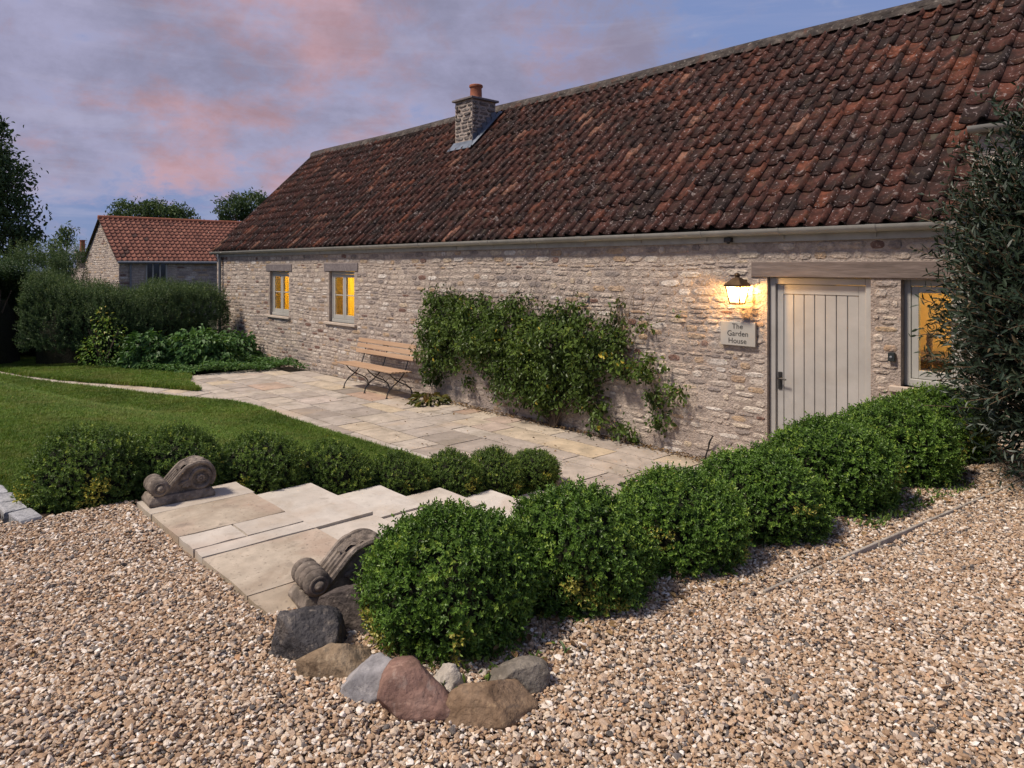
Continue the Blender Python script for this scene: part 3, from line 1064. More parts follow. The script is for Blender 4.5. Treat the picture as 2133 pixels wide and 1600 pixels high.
def lay_stones(x0, x1, z0, z1, openings, seed, hmin=0.045, hmax=0.105, lmin=0.07, lmax=0.26, top=None):
    r = random.Random(seed)
    res = []
    z = z0
    while z < z1 - 0.02:
        h = r.uniform(hmin, hmax)
        if z + h > z1:
            h = z1 - z
        x = x0 + r.uniform(-0.1, 0.0)
        while x < x1:
            ln = r.uniform(lmin, lmax) * (0.75 + h / 0.16)
            a, b = max(x, x0), min(x + ln, x1)
            dz = 0.018 * math.sin(x * 1.3 + z * 3) + 0.010 * math.sin(x * 4.1 + 1)
            zz, hh = z + dz, h
            ok = b - a > 0.045
            for (ox0, ox1, oz0, oz1) in openings:
                if ok and b > ox0 and a < ox1 and zz + hh > oz0 and zz < oz1:
                    if b - ox0 < 0.5 * (b - a):
                        b = ox0
                    elif ox1 - a < 0.5 * (b - a):
                        a = ox1
                    elif zz + hh - oz0 < 0.5 * hh:
                        hh = oz0 - zz
                    elif oz1 - zz < 0.5 * hh:
                        hh -= oz1 - zz
                        zz = oz1
                    else:
                        ok = False
                    ok = ok and b - a > 0.04 and hh > 0.025
            if ok and zz + hh > z1 + 0.0:
                hh = z1 - zz
                ok = hh > 0.02
            if ok and top is not None and not top((a + b) / 2, zz + hh):
                ok = False
            if ok:
                res.append(((a + b) / 2, zz + hh / 2, b - a, hh, r.randrange(NST), r.random()))
            x += ln
        z += h
    return res


def merged_stones(name, items, frame, parent, proud=0.0062, gap=0.011, mat=None):
    """frame(x, d, z) -> world; all stones of items in one mesh"""
    Vs, Fs, Ts = [], [], []
    b = 0
    for (cx, cz, w, h, vi, rv) in items:
        v, f = STONE_NP[vi]
        P = np.stack([cx + v[:, 0] * max(0.02, w - gap), v[:, 1] * (proud * (0.4 + 1.3 * rv)), cz + v[:, 2] * max(0.02, h - gap)], -1)
        Vs.append(P)
        Fs += [tuple(i + b for i in q) for q in f]
        Ts += [STINT[(vi + int(rv * 7)) % NST]] * len(v)
        b += len(v)
    V = frame(np.concatenate(Vs))
    me = bpy.data.meshes.new(name)
    me.from_pydata(V.tolist(), [], Fs)
    me.update()
    a = me.attributes.new('tint', 'FLOAT', 'POINT')
    a.data.foreach_set('value', np.array(Ts, np.float32))
    o = put(name, me, mat or MT['stone'], parent)
    o['kind'] = 'stuff'
    return o


# ------------------------------------------------------------------ the long stone house
HX0, HX1 = -19.78, -1.92
WTOP = 2.49
house = empty('stone_house', (-10.8, 0.0, 0.0))
tag(house, 'long low rubble stone house with dark red pantile roof and chimney', 'house')
OPEN = dict(w1=(-16.43, -15.42, 1.08, 2.11), w2=(-13.55, -12.54, 1.08, 2.12), door=(-3.87, -2.80, -0.1, 2.10), w3=(-2.53, -2.02, 1.09, 2.09))
LINT = [(-16.62, -15.27, 2.11, 2.272), (-13.75, -12.39, 2.12, 2.285), (-4.05, -1.90, 2.10, 2.262)]
SILL = [(-16.56, -15.33, 1.03, 1.08), (-13.70, -12.44, 1.03, 1.08), (-2.62, -1.95, 1.035, 1.09)]

mb = MB()
xs = [HX0]
for k in ('w1', 'w2', 'door', 'w3'):
    xs += [OPEN[k][0], OPEN[k][1]]
xs += [0.9]
ops = list(OPEN.values())
for i in range(len(xs) - 1):
    a, b = xs[i], xs[i + 1]
    if i % 2 == 0:
        mb.box((a, 0.0, -0.1), (b, 0.38, WTOP))
    else:
        o_ = ops[i // 2]
        if o_[2] > 0:
            mb.box((a, 0.0, -0.1), (b, 0.38, o_[2]))
        mb.box((a, 0.0, o_[3]), (b, 0.38, WTOP))
wall = mb.build('wall', MT['mortar'], house)
# gable end, rear slope and loft floor close the house
PITCH = math.atan2(5.57 - 2.66, 2.87 + 0.10)
SD = Vector((0, math.cos(PITCH), math.sin(PITCH)))
SN = Vector((0, -math.sin(PITCH), math.cos(PITCH)))
EAVE = Vector((0, -0.105, 2.645))
SLEN = (5.57 - 2.66) / math.sin(PITCH)
gb = MB()
gb.prism([(0.38, -0.1), (5.7, -0.1), (5.7, 2.5), (2.87, 5.45), (0.05, 2.56), (0.38, 2.49)], HX0 + 0.02, HX0 + 0.38, lambda p, t: Vector((t, p[0], p[1])))
gb.box((HX0 + 0.4, 5.4, -0.1), (0.9, 5.7, 2.5))
gb.build('wall', MT['mortar'], house)

avoid = [(o_[0] - 0.012, o_[1] + 0.012, o_[2] - 0.01, o_[3] + 0.01) for o_ in ops] + [(l[0] - 0.01, l[1] + 0.01, l[2] - 0.01, l[3] + 0.008) for l in LINT] + [(s[0] - 0.01, s[1] + 0.01, s[2] - 0.008, s[3]) for s in SILL]
items = lay_stones(HX0 + 0.01, -1.2, -0.06, WTOP - 0.01, avoid, 21)
# coarse lime render hides most stones near the ground behind the climber
rr = random.Random(5)
items = [it for it in items if not (it[1] < 0.75 and -9.6 < it[0] < -4.4 and rr.random() < 0.35)]


def seen(it):
    x, z = it[0], it[1]
    if -9.9 < x < -5.5 and 0.35 < z < 1.7:
        return False
    if x > -2.1 or (x > -4.0 and z < 0.75) or (x > -3.2 and z < 1.05):
        return False
    return True


items.sort(key=lambda it: -(it[2] * it[3] / (it[0] ** 2 + 7.26 ** 2) if seen(it) else 0))
for it in items[:300]:
    cx, cz, w, h, vi, rv = it
    o = put('stone', STONE_ME[vi], None, wall, local=True)
    o.location = (cx, 0, cz)
    o.scale = (max(0.02, w - 0.012), 0.0062 * (0.4 + 1.3 * rv), max(0.02, h - 0.011))
merged_stones('stonework', items[300:], lambda V: V, wall)

# lintels, sills
for i, l in enumerate(LINT):
    mb = MB().box((l[0], -0.016, l[2]), (l[1], 0.20, l[3]))
    me = mb.mesh('lintel', bevel=0.006)
    put('lintel', me, MT['timber'] if i == 2 else MT['slate'], wall)
for i, s in enumerate(SILL):
    MB().box((s[0], -0.055, s[2]), (s[1], 0.14, s[3])).build('sill', MT['sill'], wall, bevel=0.006)

# fascia
MB().box((HX0 - 0.02, -0.034, 2.478), (-1.95, -0.002, 2.60)).build('fascia', MT['gutter'], house)

# ---- roof
roof = MB()
def rp(x, s, h=0.0):
    p = EAVE + SD * s + SN * h
    return Vector((x, p.y, p.z))
roof.add([rp(HX0 - 0.03, 0, -0.03), rp(HX1, 0, -0.03), rp(HX1, SLEN + 0.05, -0.03), rp(HX0 - 0.03, SLEN + 0.05, -0.03), Vector((HX0 - 0.03, 5.9, 2.60)), Vector((HX1, 5.9, 2.60))], [(0, 1, 2, 3), (3, 2, 5, 4)])
roof = roof.build('roof', MT['bed'], house)

TW, TL = 0.205, 0.365


def tile_mesh_np(i):
    r = random.Random(900 + i)
    n = 13
    V = []
    prof = []
    for k in range(n):
        u = k / (n - 1)
        if u < 0.68:
            h = -0.020 * math.sin(math.pi * u / 0.68)
        else:
            h = 0.040 * math.sin(math.pi * (u - 0.68) / 0.32) ** 0.75
        prof.append((u * (TW + 0.012), h))
    chip = [r.uniform(-0.004, 0.004) for _ in range(n)]
    tw = r.uniform(-0.006, 0.006)
    for (y, lift) in ((0.0, 0.020), (TL * 0.5, 0.010), (TL, 0.0)):
        for k, (x, h) in enumerate(prof):
            V.append((x, y + (chip[k] if y == 0 else 0), h + lift + tw * (k / n - 0.5)))
    for k, (x, h) in enumerate(prof):
        V.append((x, chip[k] + 0.004, h + 0.020 - 0.017))
    F = []
    for j in range(2):
        for k in range(n - 1):
            F.append((j * n + k, j * n + k + 1, (j + 1) * n + k + 1, (j + 1) * n + k))
    for k in range(n - 1):
        F.append((3 * n + k, 3 * n + k + 1, k + 1, k))
    return np.array(V), np.array(F)


NTL = 36
TILES = [tile_mesh_np(i) for i in range(NTL)]
_r = random.Random(12)
TT = sorted([min(0.97, max(0.0, _r.gauss(0.40, 0.20))) for _ in range(NTL - 1)]) + [0.985]
_r.shuffle(TT)
TILE_ME = []
for i, (V, F) in enumerate(TILES):
    me = mesh_np('roof_tile', V, F, True, np.full(len(V), TT[i]))
    me.materials.append(MT['tile'])
    TILE_ME.append(me)
tiles = []
rt = random.Random(31)
rows = 15
gauge = (SLEN - 0.03) / rows
ncol = int((HX1 - HX0 + 0.03) / TW)
for row in range(rows):
    for c in range(ncol):
        x = HX0 - 0.03 + c * TW + rt.uniform(-0.006, 0.006)
        s = row * gauge - 0.02 + rt.uniform(-0.010, 0.010)
        sag = 0.014 * math.sin(x * 0.9) + 0.008 * math.sin(x * 2.3 + row)
        if -11.82 < x + 0.1 < -11.22 and 1.93 < (EAVE + SD * s).y + 0.05 < 2.5:
            continue
        tiles.append((x, s, sag + rt.uniform(-0.003, 0.003), rt.gauss(0, 0.014), rt.gauss(0, 0.01), rt.randrange(NTL)))
tiles.sort(key=lambda t: (rp(t[0], t[1]) - CAMP).length if t[0] < -2.25 else 99)


def tile_matrix(t):
    x, s, h, rz, rx, vi = t
    M = Matrix((Vector((1, 0, 0)), SD, SN)).transposed().to_4x4()
    return Matrix.Translation(rp(x, s, h)) @ M @ Euler((rx, 0, rz)).to_matrix().to_4x4()


for t in tiles[:300]:
    o = put('roof_tile', TILE_ME[t[5]], None, roof, local=True)
    o.matrix_local = tile_matrix(t)


def merge_tiles(name, lst, mats, parent, material_, tintf):
    Vs, Fs, Ts = [], [], []
    b = 0
    for M, vi, tv in zip(mats, lst, tintf):
        V, F = TILES[vi]
        m = np.array(M)
        Vs.append(V @ m[:3, :3].T + m[:3, 3])
        Fs.append(F + b)
        Ts.append(np.full(len(V), tv))
        b += len(V)
    me = mesh_np(name, np.concatenate(Vs), np.concatenate(Fs), True, np.concatenate(Ts))
    o = put(name, me, material_, parent)
    o['kind'] = 'stuff'
    return o


merge_tiles('tilework', [t[5] for t in tiles[300:]], [tile_matrix(t) for t in tiles[300:]], roof, MT['tile'], [TT[t[5]] for t in tiles[300:]])
# ridge capping
rx = HX0 - 0.05
k = 0
while rx < HX1 - 0.02:
    ln = 0.46
    mb = MB()
    n = 9
    top = rp(0, SLEN)
    prof = []
    for q in range(n):
        a = math.pi * (q / (n - 1))
        prof.append((top.y + 0.115 * math.cos(a) * -1, top.z + 0.005 + 0.095 * math.sin(a) - 0.04))
    dz = 0.014 * math.sin(rx * 0.9) + rt.uniform(-0.006, 0.006)
    vs = []
    for xx, g_ in ((rx, 1.06), (rx + ln * 0.5, 1.0), (rx + ln + 0.02, 0.97)):
        for (py, pz) in prof:
            vs.append((xx, top.y + (py - top.y) * g_ + rt.uniform(-.004, .004), top.z + dz + (pz - top.z) * g_ + rt.uniform(-.004, .004)))
    fs = [(j * n + q, j * n + q + 1, (j + 1) * n + q + 1, (j + 1) * n + q) for j in range(2) for q in range(n - 1)] + [tuple(range(n))]
    mb.add(vs, fs)
    mb.build('ridge_tile', MT['ridge'], roof, smooth=True)
    rx += ln
# mortar bedding under the ridge, dark and ragged
mb = MB()
nseg = 150
vs = []
for i in range(nseg + 1):
    x = HX0 - 0.03 + (HX1 - HX0) * i / nseg
    e = rt.uniform(0.05, 0.10)
    h0 = 0.014 * math.sin(x * 0.9)
    vs += [tuple(rp(x, SLEN - 0.09 - e, 0.035 + h0)), tuple(rp(x, SLEN - 0.09, 0.062 + h0 + rt.uniform(0, .012))), tuple(rp(x, SLEN + 0.04, 0.07 + h0))]
fs = []
for i in range(nseg):
    for j in range(2):
        fs.append((i * 3 + j, i * 3 + 3 + j, i * 3 + 4 + j, i * 3 + 1 + j))
mb.add(vs, fs).build('ridge_bedding', MT['ridge'], roof, smooth=True)
# verge strip at the far gable
MB().add([tuple(rp(HX0 - 0.05, -0.02, -0.05)), tuple(rp(HX0 - 0.02, -0.02, 0.035)), tuple(rp(HX0 - 0.02, SLEN, 0.035)), tuple(rp(HX0 - 0.05, SLEN, -0.05))], [(0, 1, 2, 3)]).build('verge', MT['ridge'], roof)

# ---- chimney
CX0, CX1, CY0, CY1 = -11.78, -11.23, 1.92, 2.54
chim = MB().box((CX0, CY0, 4.2), (CX1, CY1, 5.60)).build('chimney', MT['mortar'], house)
ci = lay_stones(CX0, CX1, 4.55, 5.585, [], 41, 0.05, 0.10, 0.09, 0.24)
merged_stones('stonework', ci, lambda V: np.stack([V[:, 0], V[:, 1] + CY0, V[:, 2]], -1), chim, 0.016, mat=MT['flue'])
ci = lay_stones(CY0, CY1, 4.9, 5.585, [], 43, 0.05, 0.10, 0.09, 0.24)
merged_stones('stonework', ci, lambda V: np.stack([CX1 - V[:, 1], V[:, 0], V[:, 2]], -1), chim, 0.016, mat=MT['flue'])
MB().box((CX0 - 0.055, CY0 - 0.055, 5.601), (CX1 + 0.055, CY1 + 0.055, 5.645)).build('cap', MT['slate'], chim, bevel=0.006)
Mp = Matrix.Translation(((CX0 + CX1) / 2 + 0.02, (CY0 + CY1) / 2, 5.645))
MB().lathe([(0.14, -0.002), (0.125, 0.03), (0.118, 0.25), (0.122, 0.26), (0.140, 0.27), (0.143, 0.305), (0.13, 0.32), (0.10, 0.32), (0.10, 0.10)], Mp, 22).build('chimney_pot', MT['pot'], chim, smooth=True)
fl = MB()
sC0 = (CY0 - EAVE.y) / SD.y
sC1 = (CY1 - EAVE.y) / SD.y
fl.add([tuple(rp(CX0 - 0.12, sC0 - 0.12, 0.065)), tuple(rp(CX1 + 0.10, sC0 - 0.12, 0.065)), tuple(rp(CX1 + 0.06, sC0 + 0.01, 0.085)), tuple(rp(CX0 - 0.06, sC0 + 0.01, 0.085)), (CX1 + 0.03, CY0 - 0.024, rp(0, sC0).z + 0.13), (CX0 - 0.03, CY0 - 0.024, rp(0, sC0).z + 0.13)],
       [(0, 1, 2, 3), (3, 2, 4, 5)])
vs = []
nst = 5
for i in range(nst):
    a, b = sC0 + (sC1 - sC0) * i / nst, sC0 + (sC1 - sC0) * (i + 1) / nst
    ya, yb = (EAVE + SD * a).y, (EAVE + SD * b).y
    za = (EAVE + SD * a).z
    fl.add([(CX1 + 0.026, ya - 0.02, za), (CX1 + 0.026, yb, za), (CX1 + 0.026, yb, za + 0.30), (CX1 + 0.026, ya - 0.02, za + 0.26)], [(0, 1, 2, 3)])
fl.add([tuple(rp(CX1 + 0.02, sC0 - 0.05, 0.09)), tuple(rp(CX1 + 0.11, sC0 - 0.05, 0.065)), tuple(rp(CX1 + 0.11, sC1 + 0.2, 0.065)), tuple(rp(CX1 + 0.02, sC1 + 0.2, 0.09))], [(0, 1, 2, 3)])
fl.build('flashing', MT['lead'], chim)

# ---- gutter with brackets, downpipe
def halfpipe(x0, x1, yc, zc, r, t=0.004):
    n = 10
    vs, fs = [], []
    for xx in (x0, x1):
        for rad in (r, r - t):
            for q in range(n):
                a = math.pi + math.pi * q / (n - 1)
                vs.append((xx, yc + rad * math.cos(a), zc + rad * math.sin(a)))
    for q in range(n - 1):
        fs += [(q, q + 1, 2 * n + q + 1, 2 * n + q), (n + q, 3 * n + q, 3 * n + q + 1, n + q + 1), (q, n + q, n + q + 1, q + 1), (2 * n + q, 2 * n + q + 1, 3 * n + q + 1, 3 * n + q)]
    for q in (0, n - 1):
        fs.append((q, 2 * n + q, 3 * n + q, n + q))
    return vs, fs


GY, GZC, GR = -0.108, 2.612, 0.066
vs, fs = halfpipe(HX0 - 0.10, -1.97, GY, GZC, GR)
gut = MB().add(vs, fs).build('gutter', MT['gutter'], house, smooth=True)
gx = HX0 + 0.3
kk = 0
while gx < -2.1:
    vs, fs = halfpipe(gx - (0.045 if kk % 4 == 2 else 0.011), gx + (0.045 if kk % 4 == 2 else 0.011), GY, GZC + 0.002, GR + 0.006, 0.012)
    m_ = MB().add(vs, fs)
    m_.box((gx - 0.010, -0.046, 2.50), (gx + 0.010, -0.035, 2.56))
    m_.build('bracket', MT['gutter'], gut, smooth=True)
    gx += 0.93
    kk += 1
dp = MB()
dp.tube([(-19.38, GY, 2.555), (-19.38, GY, 2.50), (-19.38, -0.10, 2.44), (-19.38, -0.075, 2.36), (-19.38, -0.075, 0.05)], 0.038, 12)
dp = dp.build('downpipe', MT['pipe'], house, smooth=True)
for z in (2.42, 1.55, 0.55):
    MB().lathe([(0.038, -0.03), (0.047, -0.028), (0.047, 0.028), (0.038, 0.03)], Matrix.Translation((-19.38, -0.076, z)), 14).build('pipe_collar', MT['pipe'], dp, smooth=True)


# ---- windows
def room(parent, x0, x1, y1, z0, z1, power, color, lx=None, ly=1.1, lz=1.9):
    y0 = 0.385
    mb = MB().add([(x0, y0, z0), (x1, y0, z0), (x1, y1, z0), (x0, y1, z0), (x0, y0, z1), (x1, y0, z1), (x1, y1, z1), (x0, y1, z1)],
                  [(0, 1, 2, 3), (7, 6, 5, 4), (1, 5, 6, 2), (2, 6, 7, 3), (3, 7, 4, 0)])
    mb.build('interior', MT['room'], parent, local=True)
    ld = bpy.data.lights.new('room_lamp', 'POINT')
    ld.energy = power
    ld.color = color
    ld.shadow_soft_size = 0.12
    lo = bpy.data.objects.new('room_lamp', ld)
    COL.objects.link(lo)
    lo.parent = parent
    lo.location = ((x0 + x1) / 2 if lx is None else lx, ly, lz)
    return lo


def casement_window(x0, x1, z0, z1, parent):
    y = 0.062
    f = 0.055
    mb = MB()
    mb.box((x0, y, z0), (x0 + f, y + 0.07, z1)).box((x1 - f, y, z0), (x1, y + 0.07, z1)).box((x0 + f, y, z1 - f), (x1 - f, y + 0.07, z1)).box((x0 + f, y - 0.03, z0), (x1 - f, y + 0.07, z0 + 0.06))
    win = mb.build('window', MT['wpaint'], parent, bevel=0.004)
    xm = (x0 + x1) / 2
    for a, b in ((x0 + f + 0.004, xm - 0.003), (xm + 0.003, x1 - f - 0.004)):
        s = 0.062
        zz0, zz1 = z0 + 0.064, z1 - f - 0.004
        zm = (zz0 + zz1) / 2 + 0.03
        c = MB().box((a, y + 0.008, zz0), (a + s, y + 0.055, zz1)).box((b - s, y + 0.008, zz0), (b, y + 0.055, zz1))
        c.box((a + s, y + 0.008, zz1 - s), (b - s, y + 0.055, zz1)).box((a + s, y + 0.008, zz0), (b - s, y + 0.055, zz0 + 0.085)).box((a + s, y + 0.014, zm - 0.011), (b - s, y + 0.05, zm + 0.011))
        c.build('casement', MT['wpaint'], win, bevel=0.003)
        for p0, p1 in ((zz0 + 0.085, zm - 0.011), (zm + 0.011, zz1 - s)):
            MB().box((a + s, y + 0.028, p0), (b - s, y + 0.033, p1)).build('pane', MT['pane'], win)
    return win


def curtain(parent, x0, x1, y, z0, z1, folds):
    n = folds * 8
    vs, fs = [], []
    for i in range(n + 1):
        x = x0 + (x1 - x0) * i / n
        yy = y + 0.028 * math.sin(2 * math.pi * folds * i / n) + 0.01 * math.sin(5.1 * i / n * folds)
        vs += [(x, yy, z0), (x, yy, z1)]
    for i in range(n):
        fs.append((2 * i, 2 * i + 2, 2 * i + 3, 2 * i + 1))
    MB().add(vs, fs).build('curtain', MT['curtain'], parent, local=True, smooth=True)


w1 = casement_window(*[OPEN['w1'][i] + (0.004, -0.004, 0.002, -0.004)[i] for i in range(4)], house)
curtain(w1, -16.6, -15.2, 0.45, 0.8, 2.3, 9)
room(w1, -17.2, -14.7, 2.3, 0.2, 2.45, 85, (1.0, 0.80, 0.38))
w2 = casement_window(*[OPEN['w2'][i] + (0.004, -0.004, 0.002, -0.004)[i] for i in range(4)], house)
curtain(w2, -14.1, -13.07, 0.45, 0.8, 2.3, 7)
curtain(w2, -12.95, -12.5, 0.50, 0.8, 2.3, 4)
room(w2, -14.4, -11.9, 2.3, 0.2, 2.45, 85, (1.0, 0.80, 0.38))

# single casement right of the door
x0, x1, z0, z1 = OPEN['w3']
y = 0.085
mb = MB().box((x0, y, z0), (x0 + 0.06, y + 0.08, z1)).box((x1 - 0.05, y, z0), (x1, y + 0.08, z1)).box((x0 + 0.06, y, z1 - 0.06), (x1 - 0.05, y + 0.08, z1)).box((x0 + 0.06, y - 0.035, z0), (x1 - 0.05, y + 0.08, z0 + 0.07))
w3 = mb.build('window', MT['wpaint'], house, bevel=0.004)
a, b, c, d = x0 + 0.064, x1 - 0.054, z0 + 0.074, z1 - 0.064
mb = MB().box((a, y + 0.008, c), (a + 0.06, y + 0.06, d)).box((b - 0.06, y + 0.008, c), (b, y + 0.06, d)).box((a + 0.06, y + 0.008, d - 0.06), (b - 0.06, y + 0.06, d)).box((a + 0.06, y + 0.008, c), (b - 0.06, y + 0.06, c + 0.075))
mb.build('casement', MT['wpaint'], w3, bevel=0.003)
MB().box((a + 0.06, y + 0.03, c + 0.075), (b - 0.06, y + 0.035, d - 0.06)).build('pane', MT['pane'], w3)
room(w3, -3.3, -1.2, 2.0, 0.2, 2.45, 36, (1.0, 0.70, 0.26), lx=-1.6, ly=1.3, lz=2.1)
# things in the lit room: a barley-twist lamp stand with iron scrolls, and a chest added for a brown reflection
ls = empty('lamp_stand', (-2.52, 0.75, 0.2))
tag(ls, 'twisted wooden lamp stand with iron scroll inside the lit narrow window', 'lamp stand')
for ph in (0, math.pi):
    pts = [(-2.52 + 0.017 * math.cos(ph + t * 0.62), 0.75 + 0.017 * math.sin(ph + t * 0.62), 0.75 + t * 0.011) for t in range(72)]
    MB().tube(pts, 0.017, 6).build('twisted_stem', MT['timber'], ls, smooth=True)
sc_ = [(-2.50 + 0.0035 * t * math.cos(t * 0.55) * 0.6, 0.74, 1.60 + 0.0035 * t * math.sin(t * 0.55) * 0.6) for t in range(4, 26)]
MB().tube(sc_, 0.0038, 6).build('scroll', MT['iron'], ls, smooth=True)
MB().tube([(-2.52, 0.75, 0.76), (-2.52, 0.75, 0.205)], [0.03, 0.05], 12).build('base', MT['timber'], ls, smooth=True)

wc = empty('reflection_chest', (-2.75, 1.55, 0.2))  # invented chest, its brown stands in for a reflection in the pane
tag(wc, 'brown wooden chest added behind the narrow window to stand for a reflection', 'chest')
MB().box((-3.25, 1.3, 0.205), (-2.2, 1.9, 1.20)).build('carcass', MT['timber'], wc, bevel=0.01)
MB().box((-3.29, 1.26, 1.201), (-2.16, 1.94, 1.24)).build('top', MT['timber'], wc, bevel=0.008)
for zz in (0.30, 0.60, 0.90):
    MB().box((-3.2, 1.285, zz), (-2.25, 1.299, zz + 0.26)).build('drawer', MT['timber'], wc, bevel=0.005)

# ---- door
x0, x1, z0, z1 = -3.866, -2.804, 0.0, 2.097
y = 0.05
mb = MB().box((x0, y, z0), (x0 + 0.065, y + 0.10, z1)).box((x1 - 0.065, y, z0), (x1, y + 0.10, z1)).box((x0 + 0.065, y, z1 - 0.07), (x1 - 0.065, y + 0.10, z1)).box((x0 + 0.065, y, 0.0), (x1 - 0.065, y + 0.10, 0.03))
door_frame = mb.build('door_frame', MT['paint'], house, bevel=0.005)
a, b, c, d = x0 + 0.070, x1 - 0.070, 0.035, z1 - 0.075
leaf = MB().box((a, y + 0.055, c), (b, y + 0.09, d)).build('door', MT['paint'], house)
rl = MB().box((a, y + 0.030, c), (a + 0.07, y + 0.0545, d)).box((b - 0.07, y + 0.030, c), (b, y + 0.0545, d)).box((a + 0.07, y + 0.030, d - 0.10), (b - 0.07, y + 0.0545, d)).box((a + 0.07, y + 0.030, c), (b - 0.07, y + 0.0545, c + 0.15))
rl.build('door_rail', MT['paint'], leaf, bevel=0.003)
npk = 7
pw = (b - a - 0.14) / npk
for i in range(npk):
    MB().box((a + 0.07 + i * pw + 0.0035, y + 0.037, c + 0.152), (a + 0.07 + (i + 1) * pw - 0.0035, y + 0.0545, d - 0.102)).build('plank', MT['paint'], leaf, bevel=0.004)
hx = a + 0.035
mb = MB().box((hx - 0.022, y + 0.018, 0.90), (hx + 0.022, y + 0.0295, 1.085))
mb.tube([(hx, y + 0.018, 1.02), (hx, y - 0.025, 1.02), (hx + 0.02, y - 0.032, 1.02), (hx + 0.095, y - 0.032, 1.015)], 0.009, 8)
mb.lathe([(0.008, 0.0), (0.008, 0.008)], Matrix.Translation((hx, y + 0.02, 0.94)) @ Euler((R(90), 0, 0)).to_matrix().to_4x4(), 10)
mb.build('handle', MT['iron'], leaf, bevel=0.002)

# ---- taller wing beyond the pantile roof, seen at the right edge
WX0 = -1.90
MB().box((WX0, 0.012, 2.50), (3.5, 0.40, 3.42)).build('wall', MT['mortar'], house)
wi = lay_stones(WX0, 3.4, 2.52, 3.40, [], 63)
merged_stones('stonework', wi, lambda V: np.stack([V[:, 0], V[:, 1] + 0.012, V[:, 2]], -1), house)
We = Vector((0, -0.06, 3.47))
wing_roof = MB().add([(WX0, We.y, We.z - 0.03), (3.6, We.y, We.z - 0.03), (3.6, We.y + 3.4, We.z + 3.3), (WX0, We.y + 3.4, We.z + 3.3), (WX0, We.y + 6.8, We.z), (3.6, We.y + 6.8, We.z)], [(0, 1, 2, 3), (3, 2, 5, 4)])
wing_roof.add([(WX0 + 0.02, 0.2, 2.5), (WX0 + 0.02, 6.0, 2.5), (WX0 + 0.02, 6.5, 3.4), (WX0 + 0.02, 3.3, 6.6), (WX0 + 0.02, 0.0, 3.40)], [(0, 1, 2, 3, 4)])
wing_roof = wing_roof.build('roof', MT['bed'], house)
mats, vis = [], []
for row in range(17):
    for c_ in range(27):
        p = Vector((WX0 - 0.12 + c_ * TW, 0, 0)) + Vector((0, We.y, We.z)) + SD * (row * 0.278 - 0.03) + SN * 0.02
        M = Matrix((Vector((1, 0, 0)), SD, SN)).transposed().to_4x4()
        mats.append(Matrix.Translation(p) @ M @ Euler((0, 0, rt.gauss(0, 0.012))).to_matrix().to_4x4())
        vis.append(rt.randrange(NTL))
merge_tiles('tilework', vis, mats, wing_roof, MT['tile'], [TT[v] for v in vis])
vs, fs = halfpipe(WX0 - 0.05, 3.5, -0.075, 3.43, 0.06)
MB().add(vs, fs).build('gutter', MT['gutter'], house, smooth=True)

# ------------------------------------------------------------------ things on the wall
# lantern
lan = empty('wall_lantern', (-4.15, -0.13, 1.80))
tag(lan, 'lit bronze wall lantern with tapered glass panes beside the door', 'lantern')
def sq(r, z):
    return [(-r, -r, z), (r, -r, z), (r, r, z), (-r, r, z)]
rb, rtp = 0.058, 0.090
zb, ztp = 0.012, 0.200
mb = MB()
for sx in (-1, 1):
    for sy in (-1, 1):
        mb.tube([(sx * rb, sy * rb, zb), (sx * rtp, sy * rtp, ztp)], 0.0075, 4)
for r_, z_ in ((rb, zb), (rtp, ztp)):
    for i in range(4):
        p = sq(r_, z_)
        mb.tube([p[i], p[(i + 1) % 4]], 0.008, 4)
mb.box((-rb - 0.004, -rb - 0.004, 0.0), (rb + 0.004, rb + 0.004, 0.010))
mb.build('frame', MT['bronze'], lan, local=True)
mb = MB()
lv = [sq(0.106, 0.200), sq(0.104, 0.214), sq(0.060, 0.262), sq(0.034, 0.290), sq(0.030, 0.294)]
vs = [p for l in lv for p in l]
fs = [(0, 1, 2, 3)[::-1], (16, 17, 18, 19)]
for j in range(4):
    for i in range(4):
        fs.append((j * 4 + i, j * 4 + (i + 1) % 4, j * 4 + 4 + (i + 1) % 4, j * 4 + 4 + i))
mb.add(vs, fs).build('hood', MT['bronze'], lan, local=True)
MB().lathe([(0.030, 0.290), (0.026, 0.305), (0.033, 0.312), (0.033, 0.325), (0.022, 0.338), (0.006, 0.345)], None, 14).build('finial', MT['bronze'], lan, local=True, smooth=True)
mb = MB().box((-0.045, 0.100, 0.09), (0.045, 0.128, 0.27))
mb.tube([(0, 0.11, 0.24), (0, 0.06, 0.262), (0, 0.03, 0.27)], 0.012, 8)
mb.build('bracket', MT['bronze'], lan, local=True)
for i in range(4):
    p, q = sq(rb - 0.002, zb + 0.008), sq(rtp - 0.002, ztp - 0.006)
    MB().add([p[i], p[(i + 1) % 4], q[(i + 1) % 4], q[i]], [(0, 1, 2, 3)]).build('pane', MT['lamp_pane'], lan, local=True)
MB().lathe([(0.004, 0.060), (0.012, 0.065), (0.012, 0.095), (0.019, 0.118), (0.018, 0.140), (0.008, 0.152), (0.002, 0.154)], None, 12).build('bulb', MT['bulb'], lan, local=True, smooth=True)
ld = bpy.data.lights.new('lantern_light', 'POINT')
ld.energy = 55
ld.color = (1.0, 0.58, 0.22)
ld.shadow_soft_size = 0.02
lo = bpy.data.objects.new('lantern_light', ld)
COL.objects.link(lo)
lo.parent = lan
lo.location = (0, -0.0, 0.165)

# name board
sb = empty('name_sign', (-4.195, -0.03, 1.47))
tag(sb, 'pale square name board with three lines of dark lettering below the lantern', 'sign')
MB().box((-0.212, -0.018, -0.132), (0.212, 0.016, 0.132)).build('board', MT['sign'], sb, local=True, bevel=0.006, seg=2)


